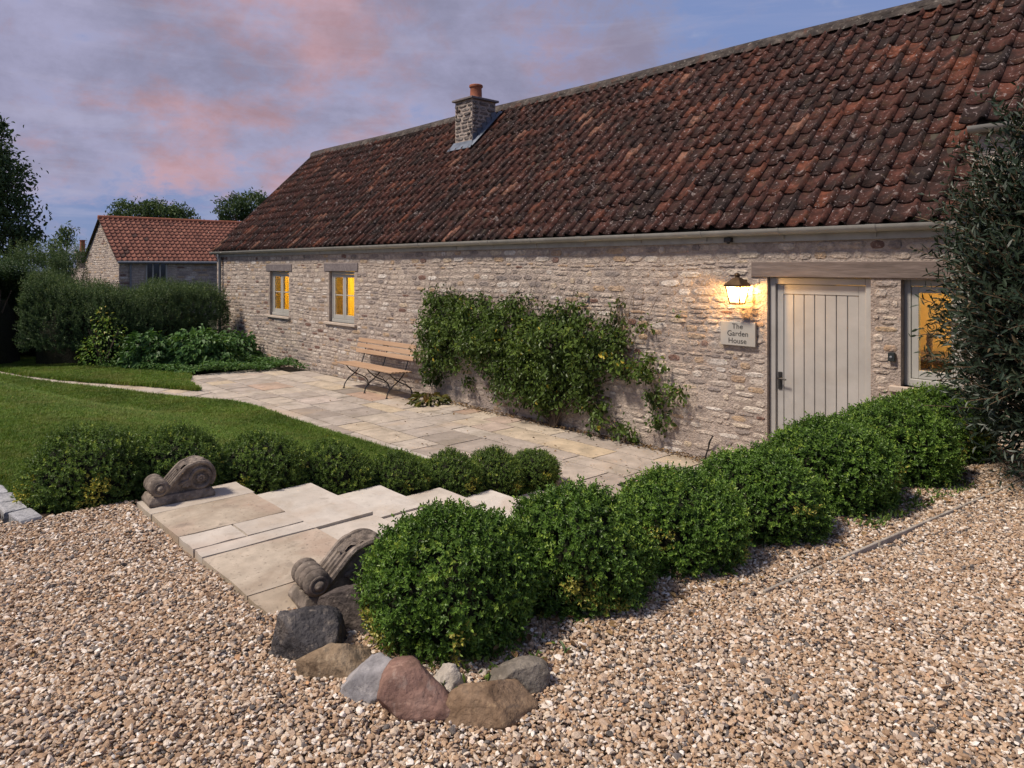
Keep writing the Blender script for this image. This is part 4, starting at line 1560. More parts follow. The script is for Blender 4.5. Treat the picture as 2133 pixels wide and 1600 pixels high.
def text_mesh(s, size):
    cu = bpy.data.curves.new('lettering', 'FONT')
    cu.body = s
    cu.size = size
    cu.extrude = 0.0008
    cu.align_x = 'CENTER'
    cu.align_y = 'CENTER'
    cu.space_character = 1.02
    ob = bpy.data.objects.new('lettering', cu)
    COL.objects.link(ob)
    bpy.context.view_layer.update()
    me = bpy.data.meshes.new_from_object(ob.evaluated_get(bpy.context.evaluated_depsgraph_get()))
    bpy.data.objects.remove(ob)
    bpy.data.curves.remove(cu)
    return me


for s, zz, xx in (('The', 0.080, 0.0), ('Garden', 0.0, 0.002), ('House', -0.080, -0.002)):
    me = text_mesh(s, 0.084)
    me.name = 'lettering'
    o = put('lettering', me, MT['ink'], sb, local=True)
    o.location = (xx, -0.0195, zz)
    o.rotation_euler = (R(90), 0, 0)

# door bell box, sensor, cable
db = empty('door_bell', (-2.60, -0.03, 1.36))
tag(db, 'small dark bell push box on the stones between door and narrow window', 'door bell')
MB().box((-0.03, -0.016, -0.042), (0.03, 0.022, 0.042)).build('case', MT['plastic'], db, local=True, bevel=0.006, seg=2)
MB().lathe([(0.012, 0), (0.012, 0.004), (0.009, 0.006)], Matrix.Translation((0, -0.016, 0.0)) @ Euler((R(90), 0, 0)).to_matrix().to_4x4(), 14).build('button', MT['pipe'], db, local=True, smooth=True)
se = empty('light_sensor', (-4.30, -0.06, 2.505))
tag(se, 'small black light sensor box fixed below the gutter above the lantern', 'sensor')
MB().box((-0.045, -0.03, -0.022), (0.045, 0.024, 0.03)).build('case', MT['iron'], se, local=True, bevel=0.006)
MB().lathe([(0.018, 0), (0.018, -0.012), (0.010, -0.018)], Matrix.Translation((0, -0.004, -0.022)), 12).build('lens', MT['plastic'], se, local=True, smooth=True)
cb = MB().tube([(-4.60, -0.06, 0.0), (-4.585, -0.055, 0.07), (-4.56, -0.05, 0.14), (-4.55, -0.05, 0.20), (-4.515, -0.06, 0.262), (-4.49, -0.065, 0.285), (-4.505, -0.08, 0.295)], [0.010, 0.009, 0.009, 0.012, 0.008, 0.008, 0.006], 7).build('cable', MT['iron'], None, smooth=True)
tag(cb, 'short black cable sticking up from the paving at the wall foot', 'cable')

# ------------------------------------------------------------------ bench
bench = empty('garden_bench', (-11.07, -0.42, 0))
tag(bench, 'slatted wooden bench on folding black iron frames against the stone wall', 'bench')


def bez(p, n=10):
    out = []
    m = len(p)
    P = [Vector(q) for q in p]
    for i in range(m - 1):
        a, b = P[i], P[i + 1]
        t0 = (P[i + 1] - P[max(i - 1, 0)]) * 0.5
        t1 = (P[min(i + 2, m - 1)] - P[i]) * 0.5
        for k in range(n):
            t = k / n
            h = 2 * t ** 3 - 3 * t ** 2 + 1
            out.append(a * h + t0 * (t ** 3 - 2 * t ** 2 + t) + b * (-2 * t ** 3 + 3 * t ** 2) + t1 * (t ** 3 - t ** 2))
    out.append(P[-1])
    return out


FX = (-11.76, -11.04, -10.33)
for fx in FX:
    up = bez([(fx, -0.665, 0.012), (fx, -0.635, 0.10), (fx, -0.55, 0.185), (fx, -0.44, 0.26), (fx, -0.33, 0.37), (fx, -0.285, 0.46), (fx, -0.235, 0.60), (fx, -0.165, 0.86)], 5)
    dn = bez([(fx + 0.014, -0.16, 0.012), (fx + 0.014, -0.19, 0.11), (fx + 0.014, -0.29, 0.19), (fx + 0.014, -0.44, 0.26), (fx + 0.014, -0.57, 0.36), (fx + 0.014, -0.63, 0.435)], 5)
    mb = MB().tube(up, 0.0105, 7)
    mb.lathe([(0.024, 0), (0.022, 0.008), (0.012, 0.012)], Matrix.Translation((fx, -0.665, 0.001)), 10)
    mb.build('leg', MT['iron'], bench, smooth=True)
    mb = MB().tube(dn, 0.0105, 7)
    mb.lathe([(0.024, 0), (0.022, 0.008), (0.012, 0.012)], Matrix.Translation((fx + 0.014, -0.16, 0.001)), 10)
    mb.build('leg', MT['iron'], bench, smooth=True)
    MB().box((fx - 0.004, -0.68, 0.425), (fx + 0.010, -0.27, 0.437)).build('seat_support', MT['iron'], bench)
for a, b in ((FX[0], FX[1]), (FX[1], FX[2])):
    for yy, z0_ in ((-0.60, 0.15), (-0.24, 0.15)):
        MB().tube(bez([(a, yy, z0_), (a + 0.12, yy, z0_ + 0.08), ((a + b) / 2, yy, z0_ + 0.105), (b - 0.12, yy, z0_ + 0.08), (b, yy, z0_)], 5), 0.006, 6).build('stretcher', MT['iron'], bench, smooth=True)
for zz in (0.545, 0.50):
    MB().tube([(FX[0], -0.262 + (0.545 - zz) * -0.3, zz), (FX[2], -0.262 + (0.545 - zz) * -0.3, zz)], 0.004, 6).build('rod', MT['iron'], bench)
for i in range(6):
    yy = -0.70 + i * 0.071
    MB().box((-12.02, yy, 0.438 - 0.004 * i), (-10.14, yy + 0.058, 0.462 - 0.004 * i)).build('seat_slat', MT['slat'], bench, bevel=0.006, seg=2)
for z0_ in (0.605, 0.705, 0.800):
    yy = -0.252 + (z0_ - 0.60) * 0.27
    M = Matrix.Translation((-11.08, yy, z0_)) @ Euler((R(-15), 0, 0)).to_matrix().to_4x4()
    MB().box((-0.94, -0.022, 0), (0.94, 0.0, 0.076), M).build('back_slat', MT['slat'], bench, bevel=0.005, seg=2)

# ------------------------------------------------------------------ carved scroll consoles
def make_scroll(loc, label):
    root = empty('carved_scroll', loc)
    tag(root, label, 'carved stone', 'carved stone scrolls flanking the steps')
    w = 0.10
    # plinth, tapering slightly with a worn lip
    mb = MB()
    lv = [(0.118, -0.012, 0.455, 0.0), (0.120, -0.014, 0.457, 0.022), (0.104, 0.004, 0.442, 0.058), (0.100, 0.008, 0.440, 0.066)]
    vs = []
    for hw, a, b, z in lv:
        vs += [(-hw, a, z), (hw, a, z), (hw, b, z), (-hw, b, z)]
    fs = [(3, 2, 1, 0), (12, 13, 14, 15)]
    for j in range(3):
        for i in range(4):
            fs.append((j * 4 + i, j * 4 + (i + 1) % 4, j * 4 + 4 + (i + 1) % 4, j * 4 + 4 + i))
    mb.add(vs, fs).build('plinth', MT['carved'], root, local=True, bevel=0.006, seg=2)
    # body: side profile in (y, z)
    vc = (0.345, 0.162)
    vr = 0.112
    prof = [(0.10, 0.064), (0.13, 0.085)]
    top = [(0.100, 0.085), (0.140, 0.128), (0.185, 0.178), (0.225, 0.222), (0.262, 0.252)]
    arc = [(vc[0] + vr * math.cos(a), vc[1] + vr * math.sin(a)) for a in [R(d) for d in (118, 100, 80, 60, 40, 20, 0, -20, -40)]]
    poly = [(0.10, 0.064)] + top + arc + [(0.425, 0.064)]
    mb = MB().prism(poly, -0.078, 0.078, lambda p, t: Vector((t, p[0], p[1])))
    mb.build('body', MT['carved'], root, local=True, smooth=True, bevel=0.003)
    edge = bez([(0.0, *p) for p in top + arc], 3)
    for s in (-1, 1):
        MB().tube([(s * 0.082, p.y, p.z) for p in edge], 0.0165, 7).build('rim', MT['carved'], root, local=True, smooth=True)
    for xx in (-0.036, 0.0, 0.036):
        MB().tube(bez([(xx, 0.112, 0.098), (xx, 0.145, 0.133), (xx, 0.190, 0.184), (xx, 0.232, 0.226)], 4), 0.013, 7).build('flute', MT['carved'], root, local=True, smooth=True)
    # acanthus leaf over the shoulder
    mb = MB()
    up = [Vector((0, *p)) for p in (top[3:] + arc[:6])]
    up = bez(up, 4)
    nx = 17
    vs = []
    for j, p in enumerate(up):
        t = j / (len(up) - 1)
        nrm = Vector((0, p.y - vc[0], p.z - vc[1])).normalized()
        for i in range(nx):
            u = i / (nx - 1) * 2 - 1
            hw = 0.066 * (0.45 + 0.55 * min(1, t * 2.2))
            lift = 0.010 + 0.010 * abs(math.sin(u * 7.5 + 0.8 * math.sin(t * 17))) + 0.006 * math.sin(t * 30 + abs(u) * 4) + (0.012 * (1 - t * 5) if t < 0.2 else 0) - 0.012 * u * u
            vs.append(Vector((u * hw, p.y, p.z)) + nrm * lift)
    fs = [(j * nx + i, j * nx + i + 1, (j + 1) * nx + i + 1, (j + 1) * nx + i) for j in range(len(up) - 1) for i in range(nx - 1)]
    mb.add(vs, fs).build('acanthus_leaf', MT['carved'], root, local=True, smooth=True)
    # front roll with rope-like ridges
    pr = []
    L_ = 0.118
    rid = 4
    N_ = 64
    for k in range(N_ + 1):
        t = k / N_
        x = -L_ + 2 * L_ * t
        r_ = 0.050 + 0.018 * abs(math.sin(math.pi * rid * t)) ** 0.5 - 0.010 * (abs(2 * t - 1) ** 8)
        pr.append((r_, x))
    pr = [(0.046, -L_ - 0.002)] + pr + [(0.046, L_ + 0.002)]
    Mr = Matrix.Translation((0, 0.062, 0.128)) @ Euler((0, R(90), 0)).to_matrix().to_4x4()
    MB().lathe(pr, Mr, 26).build('roll', MT['carved'], root, local=True, smooth=True)
    for s in (-1, 1):
        kn = [(0.046, -0.002), (0.046, 0.006), (0.040, 0.008), (0.036, 0.002), (0.026, 0.002), (0.025, 0.012), (0.018, 0.024), (0.008, 0.029), (0.001, 0.030)]
        Mk = Matrix.Translation((s * (L_ + 0.001), 0.062, 0.128)) @ Euler((0, R(90) * s, 0)).to_matrix().to_4x4()
        MB().lathe(kn, Mk, 14).build('knob', MT['carved'], root, local=True, smooth=True)
        # volute eye with rosette
        Mv = Matrix.Translation((s * 0.076, vc[0] + 0.012, vc[1] - 0.012)) @ Euler((0, R(90) * s, 0)).to_matrix().to_4x4()
        MB().lathe([(0.088, 0), (0.086, 0.016), (0.074, 0.024), (0.062, 0.018), (0.054, 0.001), (0.040, 0.001), (0.001, 0.001)], Mv, 26).build('volute', MT['carved'], root, local=True, smooth=True)
        mb = MB()
        for k in range(9):
            a = k * 2 * math.pi / 8
            rr_ = 0.022 if k < 8 else 0.0
            c = Mv @ Vector((rr_ * math.cos(a), rr_ * math.sin(a), 0.005))
            mb.lathe([(0.0135, 0), (0.012, 0.011), (0.007, 0.018), (0.001, 0.019)], Matrix.Translation(c) @ Mv.to_3x3().to_4x4(), 8)
        mb.build('rosette', MT['carved'], root, local=True, smooth=True)
        mb = MB()
        for k, (ang, ln) in enumerate(((200, 0.085), (222, 0.080), (244, 0.070), (264, 0.055))):
            d = Vector((0, math.cos(R(ang)), math.sin(R(ang))))
            p0 = Vector((s * 0.080, vc[0] - 0.062, vc[1] - 0.008))
            p1 = p0 + d * ln
            p1.z = max(p1.z, 0.078)
            mb.tube([p0, p0.lerp(p1, 0.5), p0.lerp(p1, 0.85), p1], [0.007, 0.013, 0.017, 0.006], 7)
        mb.build('side_leaf', MT['carved'], root, local=True, smooth=True)
    return root


s1 = make_scroll((-4.94, -5.885, 0.706), 'weathered carved stone scroll on the step corner by the lawn hedge')
s1.rotation_euler = (0, 0, R(-3))
s1.scale = (0.90, 0.85, 0.83)
s2 = make_scroll((-3.01, -5.80, 0.706), 'weathered carved stone scroll behind the dark blocks, half hidden by box ball')
s2.rotation_euler = (0, 0, R(-8))
s2.scale = (0.92, 0.92, 0.86)

# ------------------------------------------------------------------ rocks
def rock(name, loc, size, rz, seed, stops, label, cuts=7, bump=1.0, spots=()):
    bm = bmesh.new()
    bmesh.ops.create_icosphere(bm, subdivisions=5, radius=1.0)
    r = random.Random(seed)
    off = Vector((r.uniform(-9, 9), r.uniform(-9, 9), r.uniform(-9, 9)))
    pl = [(Vector((r.uniform(-1, 1), r.uniform(-1, 1), r.uniform(-.7, 1))).normalized(), r.uniform(0.66, 0.95)) for _ in range(cuts + 5)]
    for v in bm.verts:
        d = v.co.copy()
        p = 4.5
        q = (abs(d.x) ** p + abs(d.y) ** p + abs(d.z) ** p) ** (-1 / p)
        v.co = d * q
        for n, h in pl:
            k = v.co.dot(n) - h
            if k > 0:
                v.co -= n * k * 0.985
        v.co *= 1.08 + 0.12 * mnoise.noise(d * 1.2 + off) + 0.030 * mnoise.noise(d * 5 + off) + 0.022 * mnoise.noise(d * 11 + off) + 0.012 * mnoise.noise(d * 23 + off)
        v.co = Vector((v.co.x * size[0], v.co.y * size[1], v.co.z * size[2]))
    me = bpy.data.meshes.new(name)
    bm.to_mesh(me)
    bm.free()
    me.polygons.foreach_set('use_smooth', np.ones(len(me.polygons), dtype=bool))
    m = material('rock_%d' % seed, stops, nscale=7, var=0.30, vscale=30, bump=bump, bscale=55, bdist=0.012, rough=0.9, spec=0.15, spots=list(spots) + [((stops[-1][1][0] * 1.25, stops[-1][1][1] * 1.25, stops[-1][1][2] * 1.2), 28, 0.60, 0.68, 0.6), ((stops[0][1][0] * 0.5, stops[0][1][1] * 0.5, stops[0][1][2] * 0.5), 17, 0.60, 0.70, 0.6)])
    o = put(name, me, m)
    o.location = (loc[0], loc[1], loc[2] + 0.018)
    o.scale = (1, 1, 1.10)
    o.rotation_euler = (0, 0, rz)
    tag(o, label, 'rock', 'rocks edging the planting bed')
    return o


RZ = math.atan2(RTV[1], RTV[0])
rock('rock', (-2.65, -5.96, 0.69), (0.150, 0.120, 0.130), RZ - 0.1, 1, [(0.3, (0.035, 0.034, 0.037)), (0.55, (0.085, 0.080, 0.080)), (0.75, (0.26, 0.225, 0.19))], 'dark pitted block of stone at the step corner in the gravel', 5, 1.6, [((0.22, 0.19, 0.16), 26, 0.56, 0.66, 0.6)])
rock('rock', (-2.68, -5.69, 0.70), (0.150, 0.12, 0.140), RZ, 22, [(0.3, (0.050, 0.042, 0.038)), (0.55, (0.095, 0.078, 0.068)), (0.75, (0.19, 0.16, 0.135))], 'dark brown squared block between the scroll plinth and the box ball', 5, 1.2)
rock('rock', (-2.43, -5.925, 0.685), (0.140, 0.080, 0.085), RZ - 0.15, 3, [(0.3, (0.15, 0.105, 0.066)), (0.55, (0.26, 0.19, 0.12)), (0.75, (0.33, 0.26, 0.18))], 'tan wedge-shaped rock in front of the dark block', 6, 0.8, [((0.08, 0.07, 0.055), 12, 0.56, 0.66, 0.6)])
rock('rock', (-2.215, -5.90, 0.695), (0.118, 0.095, 0.112), RZ + 0.2, 44, [(0.3, (0.17, 0.165, 0.165)), (0.55, (0.26, 0.25, 0.25)), (0.75, (0.34, 0.325, 0.32))], 'smooth blue-grey angular rock between the tan and the red rock', 8, 0.5)
rock('rock', (-2.035, -5.83, 0.695), (0.126, 0.105, 0.108), RZ - 0.05, 5, [(0.3, (0.165, 0.100, 0.076)), (0.55, (0.235, 0.142, 0.110)), (0.75, (0.32, 0.215, 0.170))], 'rounded reddish brown rock, the tallest of the row', 7, 0.6, [((0.36, 0.28, 0.23), 20, 0.60, 0.68, 0.5)])
rock('rock', (-1.855, -5.66, 0.685), (0.150, 0.100, 0.078), RZ + 0.12, 6, [(0.3, (0.135, 0.085, 0.050)), (0.55, (0.24, 0.165, 0.105)), (0.75, (0.32, 0.225, 0.14))], 'flat brown and ochre rock at the gravel end of the row', 6, 0.8, [((0.075, 0.068, 0.062), 9, 0.54, 0.64, 0.7)])
rock('rock', (-1.90, -5.52, 0.69), (0.120, 0.07, 0.068), RZ, 7, [(0.3, (0.12, 0.105, 0.085)), (0.7, (0.25, 0.22, 0.18))], 'small grey flat rock behind the ochre rock at the bush foot', 6)
rock('rock', (-2.06, -5.69, 0.69), (0.060, 0.045, 0.060), RZ, 8, [(0.3, (0.34, 0.30, 0.25)), (0.7, (0.46, 0.42, 0.36))], 'small whitish rock peeping out behind the red rock', 6)

# granite setts at the lawn corner
for i, (px_, py_, rz_, lab) in enumerate(((-5.16, -6.50, 0.12, 'rough grey granite sett ending the lawn edge by the box hedge'), (-5.40, -6.535, 0.05, 'rough grey granite sett second from the box hedge on the lawn edge'),
                                          (-5.63, -6.55, -0.04, 'rough grey granite sett third from the box hedge on the lawn edge'), (-5.86, -6.57, 0.02, 'rough grey granite sett fourth from the box hedge on the lawn edge'))):
    mb = MB().box((-0.11, -0.06, -0.10), (0.11, 0.06, 0.026))
    me = mb.mesh('granite_sett', bevel=0.012, seg=2)
    for v in me.vertices:
        v.co += Vector((random.uniform(-.006, .006), random.uniform(-.006, .006), random.uniform(-.004, .004)))
    o = put('granite_sett', me, MT['granite'])
    o.location = (px_, py_, 0.70)
    o.rotation_euler = (0, 0, rz_)
    tag(o, lab, 'sett', 'granite setts along the lawn')

# thin edging boards along the gravel by the right hedge
for i in range(4):
    ya, yb = -4.16 + i * 1.02, -4.16 + (i + 1) * 1.02 - 0.02
    a, b = Vector((edging_x(ya), ya)), Vector((edging_x(yb), yb))
    dd = (b - a).normalized()
    nn = Vector((-dd.y, dd.x)) * 0.008
    mb = MB().prism([tuple(a - nn), tuple(b - nn), tuple(b + nn), tuple(a + nn)], GZ - 0.08, GZ + 0.018, lambda p, t: Vector((p[0], p[1], t)))
    o = mb.build('edging_board', MT['edging'], bevel=0.003)
    tag(o, 'thin grey edging board in the gravel, %s from the rocks' % ('first', 'second', 'third', 'fourth')[i], 'edging', 'edging boards beside the hedge')

# ------------------------------------------------------------------ foliage generators
def leaf_mesh(name, P, D, Nn, L, W, tint, fold=0.25, droop=0.18):
    P, D, Nn = np.asarray(P), unit(np.asarray(D)), np.asarray(Nn)
    S = unit(np.cross(D, Nn))
    U = np.cross(S, D)
    L = np.asarray(L)[:, None]
    W = np.asarray(W)[:, None]
    n = len(P)
    v = np.empty((n, 6, 3))
    v[:, 0] = P
    v[:, 1] = P + D * L * 0.32 + S * W * 0.48 + U * W * fold
    v[:, 2] = P + D * L * 0.70 + S * W * 0.36 + U * (W * fold - L * droop * 0.45)
    v[:, 3] = P + D * L - U * L * droop
    v[:, 4] = P + D * L * 0.70 - S * W * 0.36 + U * (W * fold - L * droop * 0.45)
    v[:, 5] = P + D * L * 0.32 - S * W * 0.48 + U * W * fold
    b = np.arange(n)[:, None] * 6
    F = np.concatenate([b + np.array([[0, 1, 2, 3]]), b + np.array([[0, 3, 4, 5]])])
    return mesh_np(name, v.reshape(-1, 3), F, False, np.repeat(tint, 6))


def rnd_unit(n):
    return unit(rng.normal(size=(n, 3)))


def sprigs(base, axis, length, nodes, leafL, leafW, spread=0.9, tint0=0.35, tintvar=0.18, tipgain=0.25):
    """opposite leaves along short shoots; returns leaf arrays"""
    n = len(base)
    axis = unit(axis)
    ref = rnd_unit(n)
    a = unit(np.cross(axis, ref))
    b = np.cross(axis, a)
    P, D, Nn, L, W, T = [], [], [], [], [], []
    st = rng.normal(tint0, tintvar, n)
    for k in range(nodes):
        t = (k + 0.6) / nodes
        for s in (1, -1):
            ang = k * 1.57 + rng.normal(0, 0.25, n)
            side = (a * np.cos(ang)[:, None] + b * np.sin(ang)[:, None]) * s
            d = axis * (1 - spread * (1 - 0.45 * t)) + side * spread
            P.append(base + axis * (length * t)[:, None])
            D.append(d + rng.normal(0, 0.12, (n, 3)))
            Nn.append(axis + rng.normal(0, 0.25, (n, 3)))
            L.append(leafL * rng.uniform(0.75, 1.2, n) * (1.0 - 0.25 * t))
            W.append(leafW * rng.uniform(0.8, 1.2, n) * (1.0 - 0.25 * t))
            T.append(st + tipgain * (t - 0.4) + rng.normal(0, 0.06, n))
    P.append(base + axis * length[:, None])
    D.append(axis + rng.normal(0, 0.2, (n, 3)))
    Nn.append(ref)
    L.append(np.full(n, leafL * 0.85))
    W.append(np.full(n, leafW * 0.75))
    T.append(st + tipgain * 0.7)
    return [np.concatenate(x) for x in (P, D, Nn, L, W)] + [np.clip(np.concatenate(T), 0, 1)]


def lump(d, off, amp):
    return np.array([1 + amp * mnoise.noise(Vector(x) * 1.9 + off) + amp * 0.5 * mnoise.noise(Vector(x) * 4.3 + off) for x in d])


# ---- clipped box balls
def box_variant(i, ns=3300):
    off = Vector((i * 7.3, i * 3.1, 1.7 * i))
    d = rnd_unit(int(ns * 1.5))
    d = d[d[:, 2] > -0.62][:ns]
    n = len(d)
    rad = 0.348 * lump(d, off, 0.13) * np.where(rng.uniform(0, 1, n) < 0.30, rng.uniform(0.72, 0.92, n), rng.uniform(0.90, 1.0, n))
    cz = 0.155
    el = np.array([1, 1, 0.86])
    base = d * rad[:, None] * el + np.array([0, 0, cz])
    ok = base[:, 2] > -0.02
    base, d = base[ok], d[ok]
    n = len(base)
    ax = d + rng.normal(0, 0.55, (n, 3)) + np.array([0, 0, 0.25])
    ln = rng.uniform(0.025, 0.055, n)
    stray = rng.uniform(0, 1, n) < 0.03
    ln[stray] *= 1.7
    P, D, Nn, L, W, T = sprigs(base, ax, ln, 4, 0.0205, 0.0130, 0.80, 0.38, 0.17, 0.26)
    # a few scorched patches low down
    nb = len(base)
    nz = np.array([mnoise.noise(Vector(p) * 5.5 + off) for p in base])
    dry = (nz > 0.36) & (base[:, 2] < 0.24)
    fresh = (np.array([mnoise.noise(Vector(p) * 7.5 - off) for p in base]) > 0.26) & (base[:, 2] > 0.12)
    T = np.clip(T, 0, 0.90)
    k9 = len(P) // nb
    T = T + np.tile(np.where(fresh, 0.14, 0.0), k9)
    T = np.clip(T, 0, 0.93)
    T = np.where(np.tile(dry, k9) & (rng.uniform(0, 1, len(T)) < 0.55), 0.985, T)
    return leaf_mesh('foliage', P, D, Nn, L, W, T)


BOX_ME = [box_variant(i) for i in range(4)]
for me in BOX_ME:
    me.materials.append(FOL['box_leaf'])
BOX_DARK = [box_variant(i + 10, 2300) for i in range(3)]
for me in BOX_DARK:
    me.materials.append(FOL['box_leaf_dark'])


def core_mesh():  # solid dark lump added inside the leaves to block light coming through
    bm = bmesh.new()
    bmesh.ops.create_icosphere(bm, subdivisions=3, radius=0.30)
    for v in bm.verts:
        v.co *= 1 + 0.15 * mnoise.noise(v.co * 9)
        v.co.z = v.co.z * 0.82 + 0.15
        if v.co.z < 0.01:
            v.co.z = 0.01
    me = bpy.data.meshes.new('dark_core')
    bm.to_mesh(me)
    bm.free()
    me.materials.append(material('core_dark', [(0.3, (0.012, 0.016, 0.006)), (0.7, (0.030, 0.030, 0.014))], nscale=30, var=0.4, vscale=60, bump=1.0, bscale=50, bdist=0.05))
    return me


CORE = core_mesh()
STEM = MB().tube([(0, 0, -0.06), (0.005, 0, 0.05), (0, 0.004, 0.14)], [0.018, 0.015, 0.012], 8).mesh('stem')
STEM.materials.append(MT['bark'])


def box_ball(loc, r, h, me, rz, label, group):
    root = empty('box_ball', loc, rz, (r / 0.38, r / 0.38, h / 0.50))
    tag(root, label, 'box bush', group)
    put('foliage', me, None, root, local=True)
    put('dark_core', CORE, None, root, local=True)
    put('stem', STEM, None, root, local=True)
    return root


ORD = ('first', 'second', 'third', 'fourth', 'fifth', 'sixth', 'seventh', 'eighth', 'ninth')
RIGHT = [(-2.42, -5.40, 0.380, 0.52), (-2.29, -4.78, 0.372, 0.50), (-2.21, -4.06, 0.370, 0.46), (-2.13, -3.38, 0.400, 0.46), (-2.07, -2.56, 0.435, 0.54), (-2.01, -1.66, 0.445, 0.56), (-1.98, -0.80, 0.42, 0.57)]
for i, (x, y, r_, h_) in enumerate(RIGHT):
    box_ball((x, y, GZ), r_, h_, BOX_ME[i % 4], 1.3 * i + 0.4, '%s bright green box ball from the rocks in the hedge beside the gravel' % ORD[i], 'box balls beside the gravel')
# fill between the rounded tops of the far end
for i, (x, y, r_, h_) in enumerate([(-2.16, -2.10, 0.34, 0.47), (-2.12, -1.22, 0.34, 0.50)]):
    box_ball((x, y, GZ), r_, h_, BOX_ME[(i + 2) % 4], 2.2 * i, ('box ball merging between the fifth and sixth of the gravel hedge', 'box ball merging between the sixth and seventh of the gravel hedge')[i], 'box balls beside the gravel')
LEFT = [(-5.47, -6.10, 0.40, 0.53), (-5.42, -5.58, 0.36, 0.50), (-5.40, -4.96, 0.37, 0.50), (-5.37, -4.36, 0.35, 0.50), (-5.34, -3.78, 0.32, 0.47), (-5.32, -3.18, 0.32, 0.48), (-5.30, -2.66, 0.30, 0.44), (-5.27, -2.16, 0.29, 0.34)]
for i, (x, y, r_, h_) in enumerate(LEFT):
    box_ball((x, y, float(lawn_h(x, y)) - 0.01), r_, h_, BOX_DARK[i % 3], 1.7 * i + 0.2, '%s dark box ball from the granite setts in the hedge along the lawn' % ORD[i], 'box balls along the lawn')


